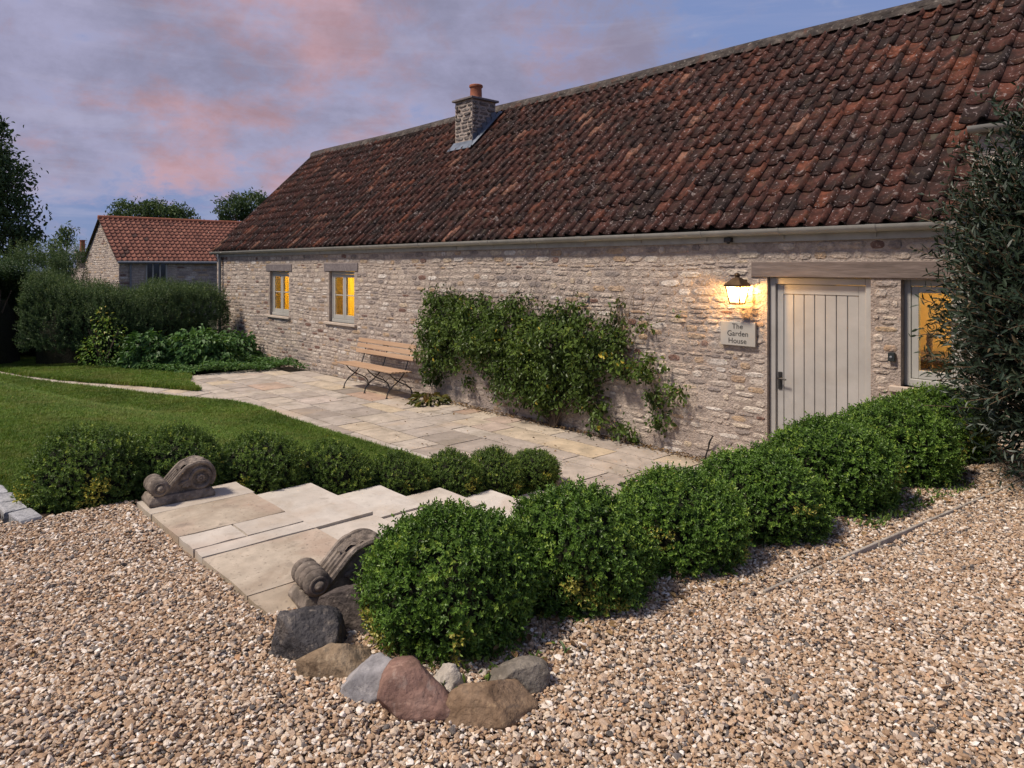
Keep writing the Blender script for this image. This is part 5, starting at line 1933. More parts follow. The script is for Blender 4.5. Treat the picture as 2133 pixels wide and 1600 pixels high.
# ---- climber on the wall
def climber():
    # blobs on the wall: x, z, half width, half height, depth, leaves
    B = [(-9.55, 1.30, 0.55, 0.48, 0.24, 1700), (-9.75, 0.85, 0.38, 0.45, 0.22, 900), (-8.75, 1.28, 0.75, 0.50, 0.30, 2400), (-7.85, 1.20, 0.70, 0.52, 0.34, 2600), (-7.05, 1.12, 0.60, 0.55, 0.34, 2400),
         (-6.40, 1.22, 0.45, 0.48, 0.26, 1300), (-8.3, 0.92, 0.60, 0.35, 0.26, 1200), (-7.25, 0.75, 0.55, 0.42, 0.30, 1500), (-6.75, 0.55, 0.42, 0.30, 0.22, 650), (-9.85, 0.50, 0.16, 0.28, 0.14, 220),
         (-8.05, 0.45, 0.22, 0.28, 0.16, 200), (-7.55, 0.30, 0.20, 0.16, 0.14, 110), (-8.75, 0.42, 0.2, 0.12, 0.12, 60), (-9.2, 0.72, 0.35, 0.30, 0.2, 420), (-7.0, 0.42, 0.35, 0.22, 0.22, 380), (-7.75, 0.62, 0.4, 0.25, 0.24, 520), (-6.55, 0.85, 0.4, 0.35, 0.24, 600), (-6.1, 1.05, 0.3, 0.3, 0.18, 300), (-8.9, 1.62, 0.35, 0.14, 0.16, 240), (-7.7, 1.66, 0.35, 0.12, 0.16, 200), (-6.6, 1.62, 0.3, 0.14, 0.14, 160), (-9.7, 1.62, 0.22, 0.12, 0.14, 120),
         (-5.95, 1.30, 0.28, 0.38, 0.18, 330), (-5.75, 1.02, 0.24, 0.22, 0.18, 240), (-5.45, 0.95, 0.28, 0.16, 0.16, 240), (-5.25, 0.60, 0.10, 0.28, 0.10, 120), (-5.0, 0.72, 0.16, 0.10, 0.10, 90), (-5.2, 0.36, 0.14, 0.08, 0.1, 60),
         (-6.35, 0.62, 0.14, 0.25, 0.14, 120), (-6.05, 0.22, 0.16, 0.20, 0.16, 170), (-5.70, 0.14, 0.22, 0.10, 0.16, 130), (-6.25, 0.42, 0.2, 0.1, 0.12, 90), (-5.45, 1.52, 0.10, 0.10, 0.10, 40), (-4.95, 1.62, 0.05, 0.04, 0.05, 7), (-5.85, 1.68, 0.12, 0.14, 0.1, 50)]
    P, Nn, T = [], [], []
    for (x, z, a, b, d, n) in B:
        n = int(n * 1.35)
        d = d * 1.45
        m = max(3, n // 22)
        cu = unit(rng.normal(size=(m, 3))) * (rng.uniform(0.30, 1.12, m) ** 0.55)[:, None]
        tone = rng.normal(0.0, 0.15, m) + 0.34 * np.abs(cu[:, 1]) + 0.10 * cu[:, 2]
        pick = rng.integers(0, m, n)
        u = cu[pick]
        lum = 1 + 0.16 * np.sin(u[:, 0] * 6 + x * 3) + 0.14 * np.sin(u[:, 2] * 7 + x)
        p = np.stack([x + u[:, 0] * a * lum, -0.05 - np.abs(u[:, 1]) * d * lum, z + u[:, 2] * b * lum], -1) + rng.normal(0, 1, (n, 3)) * np.array([0.062, 0.045, 0.055])
        p[:, 1] = np.minimum(p[:, 1], -0.03)
        P.append(p)
        Nn.append(np.stack([u[:, 0] * 0.5, -np.abs(u[:, 1]) - 0.3, u[:, 2] * 0.4 + 0.5], -1) + rng.normal(0, 0.5, (n, 3)))
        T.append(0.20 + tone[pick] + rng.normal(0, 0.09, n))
    P, Nn, T = map(np.concatenate, (P, Nn, T))
    ok = P[:, 2] > 0.02
    P, Nn, T = P[ok], Nn[ok], T[ok]
    n = len(P)
    D = rng.normal(0, 0.6, (n, 3)) + np.array([0, -0.25, -0.55])
    T = np.clip(T, 0, 0.95)
    T[rng.uniform(0, 1, n) < 0.006] = 0.985
    sz = rng.lognormal(math.log(0.046), 0.32, n)
    root = empty('climbing_plant', (-6.95, -0.12, 0))
    tag(root, 'leafy green climbing plant trained along the stone wall beside the bench', 'climbing plant')
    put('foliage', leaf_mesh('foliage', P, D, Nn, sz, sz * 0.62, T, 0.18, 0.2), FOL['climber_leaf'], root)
    r = random.Random(9)
    for k, (tx, tz) in enumerate(((-9.6, 1.2), (-9.0, 1.6), (-8.2, 1.5), (-7.6, 1.6), (-7.0, 1.55), (-6.4, 1.45), (-5.9, 1.5), (-5.3, 0.95), (-6.0, 0.2), (-8.1, 0.4), (-7.2, 1.0), (-6.7, 1.1))):
        sx = -6.97 + r.uniform(-.06, .06)
        pts = bez([(sx, -0.11 + r.uniform(-.03, .03), 0.0), (sx + 0.15 * (tx - sx), -0.14, 0.25 + 0.1 * r.random()), (sx + 0.55 * (tx - sx), -0.12, 0.30 + 0.65 * tz * 0.7), (tx, -0.09, tz)], 6)
        MB().tube(pts, [0.017 - 0.012 * i / (len(pts) - 1) for i in range(len(pts))], 6).build('stem', MT['bark'], root, smooth=True)
    # bare shoots above the mass and trailing runners
    for k in range(70):
        x = r.uniform(-9.9, -5.2)
        z = 1.25 + 0.3 * r.random()
        pts = bez([(x, -0.15, z), (x + r.uniform(-.1, .1), -0.16, z + 0.25), (x + r.uniform(-.2, .2), -0.14 - r.uniform(0, .08), z + r.uniform(0.35, 0.62))], 4)
        MB().tube(pts, 0.0032, 4).build('shoot', MT['twig'], root)
    for pts in ([(-5.75, -0.12, 1.05), (-5.45, -0.14, 0.98), (-5.27, -0.12, 0.70), (-5.24, -0.10, 0.40)], [(-5.27, -0.12, 0.68), (-5.1, -0.11, 0.66), (-4.92, -0.10, 0.76)], [(-6.4, -0.12, 0.62), (-6.1, -0.14, 0.35), (-5.8, -0.14, 0.15)], [(-5.9, -0.1, 1.25), (-5.5, -0.09, 1.45), (-5.2, -0.06, 1.55)]):
        MB().tube(bez(pts, 5), 0.0045, 5).build('runner', MT['twig'], root)


climber()

# hosta-like clump by the bench
def clump(name, loc, rad, h, n, leafL, leafW, mat, label, cat, stemh=0.6, tint0=0.4, tv=0.25, flat=0.5):
    root = empty(name, loc)
    tag(root, label, cat)
    a = rng.uniform(0, 6.28, n)
    rr_ = np.sqrt(rng.uniform(0, 1, n)) * rad
    zz = h * (1 - (rr_ / rad) ** 2 * 0.7) * rng.uniform(0.45, 1.0, n)
    P = np.stack([rr_ * np.cos(a), rr_ * np.sin(a), zz], -1)
    D = np.stack([np.cos(a), np.sin(a), rng.uniform(-0.6, 0.25, n)], -1) + rng.normal(0, 0.3, (n, 3))
    Nn = np.stack([np.cos(a) * 0.5, np.sin(a) * 0.5, np.ones(n)], -1) + rng.normal(0, 0.3, (n, 3))
    sz = leafL * rng.uniform(0.7, 1.2, n)
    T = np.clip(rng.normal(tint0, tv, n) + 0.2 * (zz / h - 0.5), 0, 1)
    put('foliage', leaf_mesh('foliage', P, D, Nn, sz, sz * leafW / leafL, T, 0.15, 0.3), mat, root, local=True)
    mb = MB()
    for k in range(9):
        t = random.uniform(0, 6.28)
        q = rad * random.uniform(0.2, 0.6)
        mb.tube([(0.02 * math.cos(t), 0.02 * math.sin(t), -0.02), (q * 0.6 * math.cos(t), q * 0.6 * math.sin(t), h * 0.4), (q * math.cos(t), q * math.sin(t), h * 0.7)], 0.005, 5)
    mb.build('stems', MT['twig'], root, local=True)
    return root


clump('hosta', (-9.55, -0.36, 0.0), 0.30, 0.17, 130, 0.13, 0.058, FOL['hosta_leaf'], 'low yellowing broad-leaved clump at the wall between bench and climber', 'plant', tint0=0.38, tv=0.28)

# ---- tall loose hedge at the far left of the house
def hedge_mass(name, pts, w, h, n, leafL, leafW, mat, label, shoots=0.35, cat='hedge', core=True, tint0=0.35, shoot_len=0.45, h2=None):
    """pts: centre line; leaf shoots over a rounded wall of growth"""
    pts = [Vector((q.x, q.y)) for q in bez([(a_, b_, 0) for a_, b_ in pts], 6)]
    root = empty(name, (pts[0].x, pts[0].y, 0))
    tag(root, label, cat)
    seg = [(pts[i + 1] - pts[i]).length for i in range(len(pts) - 1)]
    tot = sum(seg)
    u = rng.uniform(0, tot, n)
    C, Tn = np.empty((n, 2)), np.empty((n, 2))
    for i in range(n):
        q = u[i]
        for k, s_ in enumerate(seg):
            if q <= s_ or k == len(seg) - 1:
                a, b = pts[k], pts[k + 1]
                C[i] = a.lerp(b, min(1, q / s_))[:2]
                t = (b - a).normalized()
                Tn[i] = (t.x, t.y)
                break
            q -= s_
    th = rng.uniform(-0.35, math.pi + 0.35, n)
    nz = np.stack([Tn[:, 1], -Tn[:, 0]], -1)
    h2 = h if h2 is None else h2
    hh = (h + (h2 - h) * u / tot) * (1 + 0.07 * np.sin(u * 2.1) + 0.05 * np.sin(u * 5.2 + 1))
    c, s = np.cos(th), np.sin(th)
    rx_ = np.sign(c) * np.abs(c) ** 0.7 * w * 0.5 * rng.uniform(0.82, 1.05, n)
    z = 0.45 * hh + np.sign(s) * np.abs(s) ** 0.7 * hh * 0.52 * rng.uniform(0.86, 1.02, n)
    z = np.maximum(z, 0.03)
    base = np.stack([C[:, 0] + nz[:, 0] * rx_, C[:, 1] + nz[:, 1] * rx_, z], -1)
    out = np.stack([nz[:, 0] * c, nz[:, 1] * c, s], -1)
    ax = out * 0.8 + rng.normal(0, 0.35, (n, 3)) + np.array([0, 0, 0.9])
    ln = rng.uniform(0.12, 0.26, n)
    top = (z > 0.8 * hh) & (rng.uniform(0, 1, n) < shoots)
    ln[top] = rng.uniform(0.25, shoot_len, top.sum())
    P, D, Nn, L, W, T = sprigs(base, ax, ln, 5, leafL, leafW, 0.75, tint0, 0.15, 0.2)
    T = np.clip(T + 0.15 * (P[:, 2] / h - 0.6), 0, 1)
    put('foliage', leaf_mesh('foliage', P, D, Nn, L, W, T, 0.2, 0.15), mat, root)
    V, F = [], []
    m = 14
    ks = 26
    for i in range(ks + 1):
        q = tot * i / ks
        for k, s_ in enumerate(seg):
            if q <= s_ or k == len(seg) - 1:
                cc = pts[k].lerp(pts[k + 1], min(1, q / s_))
                t = (pts[k + 1] - pts[k]).normalized()
                break
            q -= s_
        endf = 0.04 if i in (0, ks) else 0.8 if i in (1, ks - 1) else 1.0
        for j in range(m + 1):
            a = math.pi * j / m
            cx_, sz_ = math.cos(a), math.sin(a)
            rr_ = math.copysign(abs(cx_) ** 0.7, cx_) * w * 0.30 * endf * random.uniform(0.92, 1.06)
            V.append((cc.x + t.y * rr_, cc.y - t.x * rr_, max(0.0, sz_ ** 0.6 * (h + (h2 - h) * i / ks) * 0.72 * endf * random.uniform(0.95, 1.04))))
    for i in range(ks):
        for j in range(m):
            F.append((i * (m + 1) + j, i * (m + 1) + j + 1, (i + 1) * (m + 1) + j + 1, (i + 1) * (m + 1) + j))
    put('dark_core', mesh_np('dark_core', V, F, True), CORE.materials[0], root)  # unseen dark core added so light does not pass through the hedge
    mb = MB()
    for k in range(14):
        q = random.uniform(0.1, 0.89) * len(seg)
        kk_ = min(int(q), len(seg) - 1)
        cc = pts[kk_].lerp(pts[kk_ + 1], q - kk_)
        mb.tube([(cc.x, cc.y, -0.05), (cc.x + random.uniform(-.1, .1), cc.y + random.uniform(-.1, .1), h * 0.5), (cc.x + random.uniform(-.3, .3), cc.y + random.uniform(-.3, .3), h * 0.85)], [0.03, 0.02, 0.008], 6)
    mb.build('stems', MT['bark'], root)
    return root


hedge_mass('loose_hedge', [(-18.95, -0.55), (-18.55, -2.0), (-18.7, -3.3), (-19.2, -4.2)], 1.7, 1.42, 11500, 0.055, 0.019, FOL['hedge_leaf'], 'tall feathery grey-green hedge reaching the far corner of the house', 0.75, shoot_len=0.42, h2=1.72)
hedge_mass('dark_hedge', [(-19.3, -4.7), (-20.4, -5.6), (-22.0, -6.8)], 1.7, 2.0, 7500, 0.065, 0.028, FOL['dark_leaf'], 'dense dark hedge closing the lawn beside the feathery hedge', 0.3)
hedge_mass('hedge_shrub', [(-20.6, -3.0), (-21.4, -4.6), (-22.6, -5.8)], 1.2, 2.38, 3600, 0.055, 0.020, FOL['hedge_leaf'], 'grey-green hedge with upright shoots standing behind the dark hedge', 0.8, shoot_len=0.55)


# broad-leaved shrubs in front of the hedge
def leafy_shrub(name, loc, R3, n, leafL, leafW, mat, label, cat, tint0=0.4, core=True, droop=0.3):
    root = empty(name, loc)
    tag(root, label, cat)
    d = rnd_unit(n)
    d[:, 2] = np.abs(d[:, 2])
    off = Vector(loc)
    rad = lump(d, off, 0.35) * rng.uniform(0.70, 1.0, n)
    P = d * rad[:, None] * np.array(R3)
    D = d * np.array([1, 1, 0.3]) + rng.normal(0, 0.4, (n, 3)) + np.array([0, 0, -0.35])
    Nn = d + np.array([0, 0, 0.7]) + rng.normal(0, 0.3, (n, 3))
    sz = leafL * rng.uniform(0.65, 1.25, n)
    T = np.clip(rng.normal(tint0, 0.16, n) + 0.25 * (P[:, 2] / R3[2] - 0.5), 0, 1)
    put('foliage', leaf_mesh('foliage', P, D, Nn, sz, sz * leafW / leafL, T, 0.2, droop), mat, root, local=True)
    mb = MB()
    for k in range(7):
        t = random.uniform(0, 6.28)
        mb.tube([(0, 0, -0.05), (R3[0] * 0.3 * math.cos(t), R3[1] * 0.3 * math.sin(t), R3[2] * 0.4), (R3[0] * 0.6 * math.cos(t), R3[1] * 0.6 * math.sin(t), R3[2] * 0.75)], [0.016, 0.011, 0.006], 6)
    mb.build('stems', MT['bark'], root, local=True)
    return root


leafy_shrub('broadleaf_shrub', (-16.55, -1.55, 0), (0.75, 0.80, 0.80), 1900, 0.125, 0.085, FOL['herb_leaf'], 'mid green broad-leaved shrub in front of the hedge beside the house wall', 'shrub', 0.42)
leafy_shrub('broadleaf_shrub', (-16.85, -2.55, 0), (0.60, 0.55, 0.78), 1200, 0.115, 0.08, FOL['herb_leaf'], 'darker broad-leaved shrub next to the lawn in front of the hedge', 'shrub', 0.22)
leafy_shrub('broadleaf_shrub', (-16.9, -0.65, 0), (0.55, 0.5, 0.70), 800, 0.12, 0.08, FOL['herb_leaf'], 'broad-leaved shrub against the house wall below the downpipe', 'shrub', 0.30)


leafy_shrub('yellow_bush', (-17.55, -3.25, 0), (0.50, 0.50, 1.15), 900, 0.06, 0.035, FOL['box_leaf'], 'spindly yellow-green bush growing up inside the feathery hedge', 'bush', 0.72)

# ground cover mat
def mat_cover(name, poly, n, leafL, mat, hmax, label, tint0=0.45):
    xs_, ys_ = [p[0] for p in poly], [p[1] for p in poly]
    x = rng.uniform(min(xs_), max(xs_), n * 3)
    y = rng.uniform(min(ys_), max(ys_), n * 3)
    ok = in_poly(x, y, poly)
    x, y = x[ok][:n], y[ok][:n]
    n = len(x)
    hz = hmax * (0.55 + 0.3 * np.sin(x * 3.1 + y) * np.sin(y * 2.7) + 0.25 * np.sin(x * 7 + 2) * np.sin(y * 6.1))
    P = np.stack([x, y, np.maximum(0.02, hz * rng.uniform(0.4, 1, n))], -1)
    D = rng.normal(0, 1, (n, 3)) * np.array([1, 1, 0.35])
    Nn = np.array([0, 0, 1.0]) + rng.normal(0, 0.35, (n, 3))
    sz = leafL * rng.uniform(0.7, 1.2, n)
    T = np.clip(rng.normal(tint0, 0.17, n), 0, 1)
    o = put(name, leaf_mesh(name, P, D, Nn, sz, sz * 0.6, T, 0.15, 0.2), mat)
    tag(o, label, 'ground cover', kind='stuff')


mat_cover('ground_cover', [(-14.25, -0.12), (-14.7, -0.5), (-14.85, -1.2), (-15.15, -2.1), (-15.3, -2.45), (-15.9, -2.65), (-16.6, -3.0), (-17.5, -3.4), (-17.6, -2.0), (-17.4, -0.1)], 11000, 0.065, FOL['herb_leaf'], 0.26, 'low bright green ground cover between patio and hedge', 0.52)

# ---- dark lance-leaved shrub at the right edge
def lance_shrub():
    root = empty('lance_leaf_shrub', (-0.92, -1.18, GZ))
    tag(root, 'large dark grey-green shrub with lance-shaped leaves covering the narrow window', 'shrub')
    c = np.array([-0.95, -1.21, 1.82])
    R3 = np.array([0.83, 0.83, 1.66])
    P, D, Nn, L, W, T = [], [], [], [], [], []
    r = random.Random(4)
    mb = MB()
    n = 2900
    d = rnd_unit(n)
    for i in range(n):
        u = d[i]
        if u[2] < -0.8:
            continue
        st = c + u * R3 * r.uniform(0.42, 0.80)
        st[:2] -= RTV * 0.11 * (st[2] - 1.85)
        ax = unit(u * np.array([1, 1, 0.7]) + np.array([0, 0, 0.55]) + rng.normal(0, 0.28, 3))
        ln = r.uniform(0.28, 0.52)
        bend = np.array([0, 0, -0.10]) * ln + rng.normal(0, 0.03, 3)
        pts = [st + ax * ln * t + bend * t * t for t in (0, 0.35, 0.7, 1.0)]
        if i % 2 == 0 and u[2] > -0.5:
            mb.tube([Vector(p) for p in pts], [0.0045, 0.0038, 0.003, 0.0018], 4, caps=False)
        k = 13
        a0 = unit(np.cross(ax, rng.normal(size=3)))
        b0 = np.cross(ax, a0)
        tt = r.gauss(0.42, 0.15)
        for j in range(k):
            t = (j + 0.7) / k
            p = st + ax * ln * t + bend * t * t
            an = j * 2.4
            sd_ = a0 * math.cos(an) + b0 * math.sin(an)
            P.append(p)
            D.append(ax * 0.75 + sd_ * 0.75 + rng.normal(0, 0.1, 3))
            Nn.append(ax - sd_ * 0.5 + rng.normal(0, 0.2, 3))
            l_ = r.uniform(0.058, 0.092) * (1.1 - 0.35 * t)
            L.append(l_)
            W.append(l_ * r.uniform(0.25, 0.33))
            T.append(min(0.93, max(0, tt + 0.25 * (t - 0.5) + r.gauss(0, 0.06))) if r.random() > 0.012 else 1.0)
    put('foliage', leaf_mesh('foliage', np.array(P), np.array(D), np.array(Nn), np.array(L), np.array(W), np.array(T), 0.18, 0.12), FOL['shrub_leaf'], root)
    mb.build('twigs', MT['twig'], root)
    mb = MB()
    for k in range(9):
        a = k * 0.7
        q = r.uniform(0.2, 0.55)
        mb.tube(bez([(-0.92 + 0.05 * math.cos(a), -1.18 + 0.05 * math.sin(a), GZ - 0.08), (-0.92 + q * 0.5 * math.cos(a), -1.18 + q * 0.5 * math.sin(a), 1.4), (-0.92 + q * math.cos(a), -1.18 + q * math.sin(a), 2.4)], 5), [0.022 - 0.0016 * i for i in range(11)], 7)
    mb.build('branches', MT['bark'], root)


lance_shrub()


# ---- trees
def tree(name, base, crown, blobs, nleaf, leafL, mat, label, trunk_r=0.16, leafW=0.55, tint0=0.45, dens=0.7):
    """blobs: (dx, dy, z, rx, rz) clumps of the crown"""
    root = empty(name, base)
    tag(root, label, 'tree')
    r = random.Random(int(abs(base[0]) * 100))
    P, D, Nn, L, T = [], [], [], [], []
    mb = MB()
    tot = sum(b[3] ** 2 * b[4] for b in blobs)
    topz = max(b[2] for b in blobs)
    for (dx, dy, z, rx_, rz_) in blobs:
        n = int(nleaf * rx_ ** 2 * rz_ / tot)
        ncl = max(14, n // 30)
        cd = rnd_unit(ncl)
        cc = np.array([dx, dy, z]) + cd * (rng.uniform(0.35, 1.0, ncl) ** 0.6)[:, None] * np.array([rx_, rx_, rz_])
        tone = rng.normal(tint0, 0.12, ncl) + 0.18 * cd[:, 2]
        pick = rng.integers(0, ncl, n)
        p = cc[pick] + rng.normal(0, 1, (n, 3)) * np.array([rx_, rx_, rz_]) * 0.14
        P.append(p)
        D.append(rng.normal(0, 0.7, (n, 3)) + np.array([0, 0, -0.4]))
        Nn.append(rng.normal(0, 0.5, (n, 3)) + np.array([0, 0, 0.8]))
        L.append(leafL * rng.uniform(0.7, 1.25, n))
        T.append(np.clip(tone[pick] + rng.normal(0, 0.08, n), 0, 1))
        mb.tube(bez([(0.0, 0.0, z * 0.30), (dx * 0.4, dy * 0.4, z * 0.62), (dx * 0.85, dy * 0.85, z)], 4), [trunk_r * 0.55 * (1 - 0.085 * i) for i in range(9)], 6)
        for q in cc[:: max(1, ncl // 7)]:
            mb.tube([(dx * 0.6, dy * 0.6, z * 0.8), Vector((dx * 0.6, dy * 0.6, z * 0.8)).lerp(Vector(q), 0.6) + Vector((0, 0, 0.05)), Vector(q)], [trunk_r * 0.2, trunk_r * 0.12, trunk_r * 0.05], 5)
    P, D, Nn, L, T = map(np.concatenate, (P, D, Nn, L, T))
    put('crown', leaf_mesh('crown', P, D, Nn, L, L * leafW, T, 0.15, 0.2), mat, root, local=True)
    mb.tube([(0, 0, -0.1), (0.03, 0.02, topz * 0.18), (0, 0.03, topz * 0.34), (0.02, 0, topz * 0.62)], [trunk_r * 1.2, trunk_r, trunk_r * 0.85, trunk_r * 0.45], 10)
    mb.build('trunk', MT['bark'], root, local=True)
    return root


tree('garden_tree', (-27.2, -4.6, -0.1), None, [(0, 0, 4.6, 1.5, 1.6), (0.5, 0.7, 3.6, 1.1, 1.0), (0.3, -0.6, 5.9, 1.2, 1.1), (-0.6, 0.3, 5.6, 1.2, 1.2), (0.85, 1.1, 2.9, 0.85, 0.7), (0.2, 0.2, 6.6, 0.7, 0.6)], 15000, 0.13, FOL['tree_leaf'], 'dark leafy tree standing behind the dark hedge', 0.17, tint0=0.32)
tree('ash_tree', (-56, 8.2, -0.1), None, [(0, -0.8, 5.9, 1.5, 1.2), (0, 0.9, 6.1, 1.5, 1.2), (0.1, 2.3, 5.8, 1.4, 1.1)], 6500, 0.24, FOL['tree_leaf'], 'bushy tree showing above the ridge of the far cottage', 0.25, tint0=0.5, leafW=0.4)
tree('ash_tree', (-52, 13.8, -0.1), None, [(0, -0.9, 6.4, 1.2, 1.2), (0, 0.5, 6.6, 1.2, 1.4), (0.4, 2.4, 6.2, 1.5, 1.2)], 6000, 0.24, FOL['tree_leaf'], 'tall tree rising between the far cottage and the house roof', 0.25, tint0=0.42, leafW=0.4)
tree('slender_tree', (-49.5, 1.9, -0.1), None, [(0, 0, 3.2, 0.9, 1.5), (0, 0.3, 4.3, 0.5, 0.7), (0.1, -0.5, 2.5, 0.9, 0.9)], 1500, 0.22, FOL['tree_leaf'], 'slender pale tree beside the chimney behind the far cottage', 0.12, tint0=0.6, leafW=0.4)

# ------------------------------------------------------------------ far cottage
cot = empty('far_cottage', (-33.2, 4.5, 0))
tag(cot, 'distant stone cottage with orange-red pantile roof behind the hedge', 'house')
FXW, FY0, FY1, FRX, FRZ, FEZ = -33.2, 0.9, 9.5, -36.2, 4.38, 2.50
mb = MB()
mb.prism([(FXW, -0.1), (FXW, FEZ - 0.02), (FRX, FRZ - 0.06), (FRX * 2 - FXW, FEZ - 0.02), (FRX * 2 - FXW, -0.1)], FY0, FY1, lambda p, t: Vector((p[0], t, p[1])))
fw = mb.build('wall', MT['mortar'], cot)
fwin = (1.92, 2.78, 1.42, 2.42)
it_ = lay_stones(FY0, 6.2, 1.0, FEZ - 0.03, [(fwin[0] - 0.02, fwin[1] + 0.02, fwin[2], fwin[3] + 0.02)], 71, 0.07, 0.13, 0.14, 0.40)
merged_stones('stonework', it_, lambda V: np.stack([FXW - V[:, 1] * 1.4, V[:, 0], V[:, 2]], -1), fw)
it_ = lay_stones(FRX * 2 - FXW, FXW, 1.0, FRZ - 0.1, [], 72, 0.07, 0.13, 0.14, 0.40, top=lambda x, z: z < FRZ - 0.12 - abs(x - FRX) * (FRZ - FEZ) / 3.0)
merged_stones('stonework', it_, lambda V: np.stack([V[:, 0], FY0 + V[:, 1] * 1.4, V[:, 2]], -1), fw)
fp = math.atan2(FRZ - FEZ, 3.0)
fsl = 3.0 / math.cos(fp)
FSD = Vector((-math.cos(fp), 0, math.sin(fp)))
FSN = Vector((math.sin(fp), 0, math.cos(fp)))
froof = MB().add([(FXW + 0.16, FY0 - 0.12, FEZ - 0.09), (FXW + 0.16, FY1, FEZ - 0.09), (FRX, FY1, FRZ), (FRX, FY0 - 0.12, FRZ), (FRX * 2 - FXW - 0.16, FY0 - 0.12, FEZ - 0.09), (FRX * 2 - FXW - 0.16, FY1, FEZ - 0.09)], [(0, 1, 2, 3), (3, 2, 5, 4)]).build('roof', MT['bed'], cot)
mats, vis, tv = [], [], []
nrow = 13
fg = (fsl + 0.16) / nrow
for row in range(nrow):
    for c_ in range(int((FY1 - FY0 + 0.1) / TW)):
        p = Vector((FXW + 0.15, FY0 - 0.12 + c_ * TW, FEZ - 0.07)) + FSD * (row * fg) + FSN * 0.02
        M = Matrix((Vector((0, 1, 0)), FSD, FSN)).transposed().to_4x4()
        mats.append(Matrix.Translation(p) @ M)
        vis.append(rt.randrange(NTL))
        tv.append(min(1, max(0, rt.gauss(0.55, 0.16))) if rt.random() > 0.03 else 0.0)
merge_tiles('tilework', vis, mats, froof, MT['tile_far'], tv)
MB().tube([(FRX, FY0 - 0.12, FRZ + 0.04), (FRX, FY1, FRZ + 0.04)], 0.10, 8).build('ridge', MT['pot'], froof, smooth=True)
MB().tube([(FXW + 0.20, FY0 - 0.1, FEZ - 0.10), (FXW + 0.20, FY1, FEZ - 0.10)], 0.055, 8).build('gutter', MT['pipe'], cot, smooth=True)
MB().tube([(FXW + 0.08, FY0 + 0.42, FEZ - 0.12), (FXW + 0.08, FY0 + 0.42, 0.0)], 0.04, 8).build('downpipe', MT['pipe'], cot, smooth=True)
a, b, c, d = fwin
mb = MB()
for y0_, y1_ in ((a, a + 0.06), (b - 0.06, b), (a + (b - a) / 3 - 0.025, a + (b - a) / 3 + 0.025), (a + 2 * (b - a) / 3 - 0.025, a + 2 * (b - a) / 3 + 0.025)):
    mb.box((FXW - 0.05, y0_, c), (FXW + 0.035, y1_, d))
mb.box((FXW - 0.05, a + 0.06, d - 0.06), (FXW + 0.03, b - 0.06, d)).box((FXW - 0.05, a + 0.06, c), (FXW + 0.03, b - 0.06, c + 0.06))
cw = mb.build('window', MT['wpaint'], cot)
for k in range(3):
    q0 = a + k * (b - a) / 3 + 0.03
    MB().box((FXW - 0.02, q0, c + 0.06), (FXW + 0.006, q0 + (b - a) / 3 - 0.06, d - 0.06)).build('pane', material('dark_pane', [(0, (0.012, 0.014, 0.018)), (1, (0.02, 0.022, 0.026))], var=0, bump=0, rough=0.08, spec=0.6) if k == 0 else bpy.data.materials['dark_pane'], cw)
# low rear range with its chimney
MB().box((-42.3, 0.92, -0.1), (-39.25, 4.0, 2.15)).build('rear_wall', MT['mortar'], cot)
cc_ = MB().box((-41.42, 0.98, 2.0), (-40.92, 1.45, 2.92)).box((-41.50, 0.90, 2.921), (-40.84, 1.53, 2.98)).build('chimney', MT['mortar'], cot)
MB().lathe([(0.13, 0), (0.12, 0.05), (0.115, 0.52), (0.14, 0.54), (0.14, 0.58), (0.11, 0.58)], Matrix.Translation((-41.17, 1.2, 2.98)), 16).build('chimney_pot', MT['pot'], cc_, smooth=True)

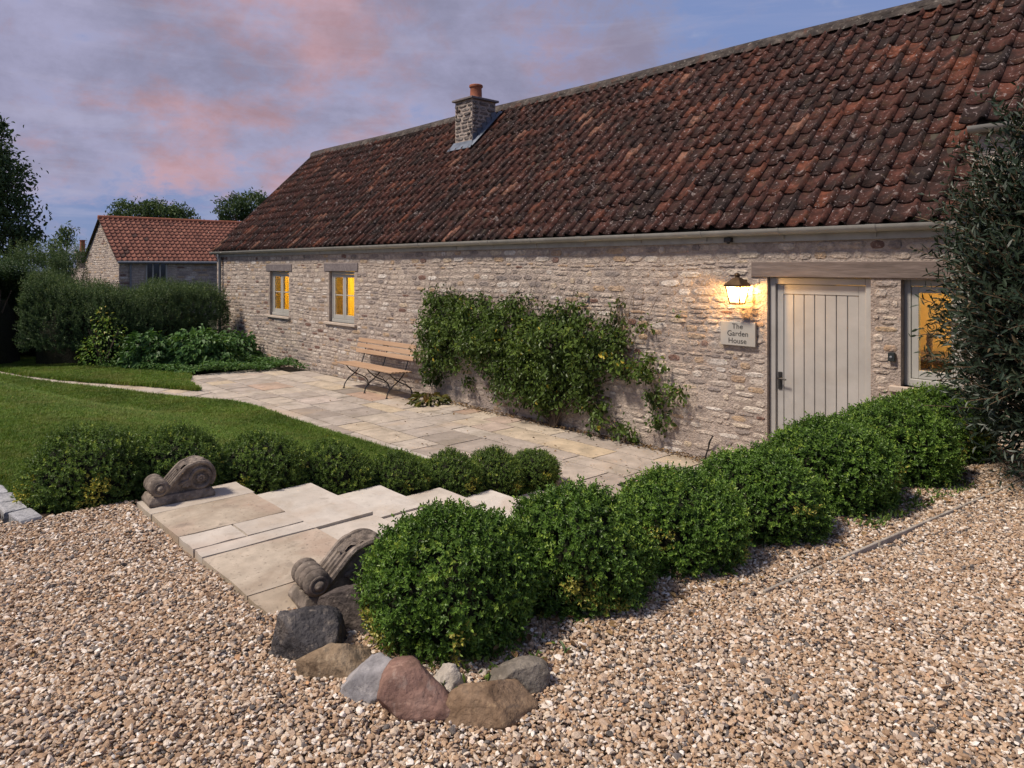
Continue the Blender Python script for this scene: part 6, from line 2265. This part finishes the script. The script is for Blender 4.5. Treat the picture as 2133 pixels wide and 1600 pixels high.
# ------------------------------------------------------------------ small litter
def litter(name, x, y, z, size, label, mat=None):
    n = len(x)
    D = rng.normal(0, 1, (n, 3)) * np.array([1, 1, 0.15])
    Nn = np.array([0, 0, 1.0]) + rng.normal(0, 0.3, (n, 3))
    sz = size * rng.uniform(0.6, 1.3, n)
    o = put(name, leaf_mesh(name, np.stack([x, y, z], -1), D, Nn, sz, sz * 0.6, rng.uniform(0, 1, n), 0.2, 0.1), mat or FOL['dry_leaf'])
    tag(o, label, 'leaf litter', kind='stuff')


n = 900
x = np.concatenate([rng.uniform(-9.4, -4.4, n), rng.uniform(-11, -3.4, 130)])
y = np.concatenate([-0.04 - np.abs(rng.normal(0, 0.09, n)), rng.uniform(-2.2, -0.1, 130)])
litter('fallen_leaves', x, y, np.full(len(x), 0.012) + rng.uniform(0, 0.012, len(x)), 0.035, 'dry fallen leaves scattered along the foot of the house wall')
n = 260
y = rng.uniform(-5.5, -0.6, n)
x = edging_x(y) - rng.uniform(0.02, 0.42, n)
litter('bed_litter', x, y, np.full(n, GZ + 0.014) + rng.uniform(0, 0.02, n), 0.04, 'brown fallen leaves between the hedge and the edging boards')
# small weeds along the hedge foot
n = 420
y = np.concatenate([rng.uniform(-3.0, -1.6, 300), rng.uniform(-5.75, -5.2, 120)])
x = np.concatenate([edging_x(y[:300]) - np.abs(rng.normal(0, 0.09, 300)) - 0.12, rng.uniform(-2.2, -1.92, 120)])
D = rng.normal(0, 0.6, (n, 3)) + np.array([0, 0, 0.7])
n = len(x)
o = put('weeds', leaf_mesh('weeds', np.stack([x, y, GZ + rng.uniform(0.0, 0.03, n)], -1), D, rng.normal(0, 1, (n, 3)) + np.array([0, 0, 0.5]), rng.uniform(0.02, 0.05, n), rng.uniform(0.008, 0.02, n), rng.uniform(0.1, 0.8, n)), FOL['box_leaf_dark'])
tag(o, 'small green weeds at the foot of the clipped hedge', 'weeds', kind='stuff')
n = 150
x = rng.uniform(-5.5, 1.0, n)
y = rng.uniform(-7.2, -1.5, n)
ok = in_poly(x, y, GRAVEL) & ((x > edging_x(y) + 0.05) | (y < -6.0))
x, y = x[ok], y[ok]
litter('drive_leaves', x, y, np.full(len(x), GZ + 0.016), 0.030, 'a few dry leaves lying on the open gravel')
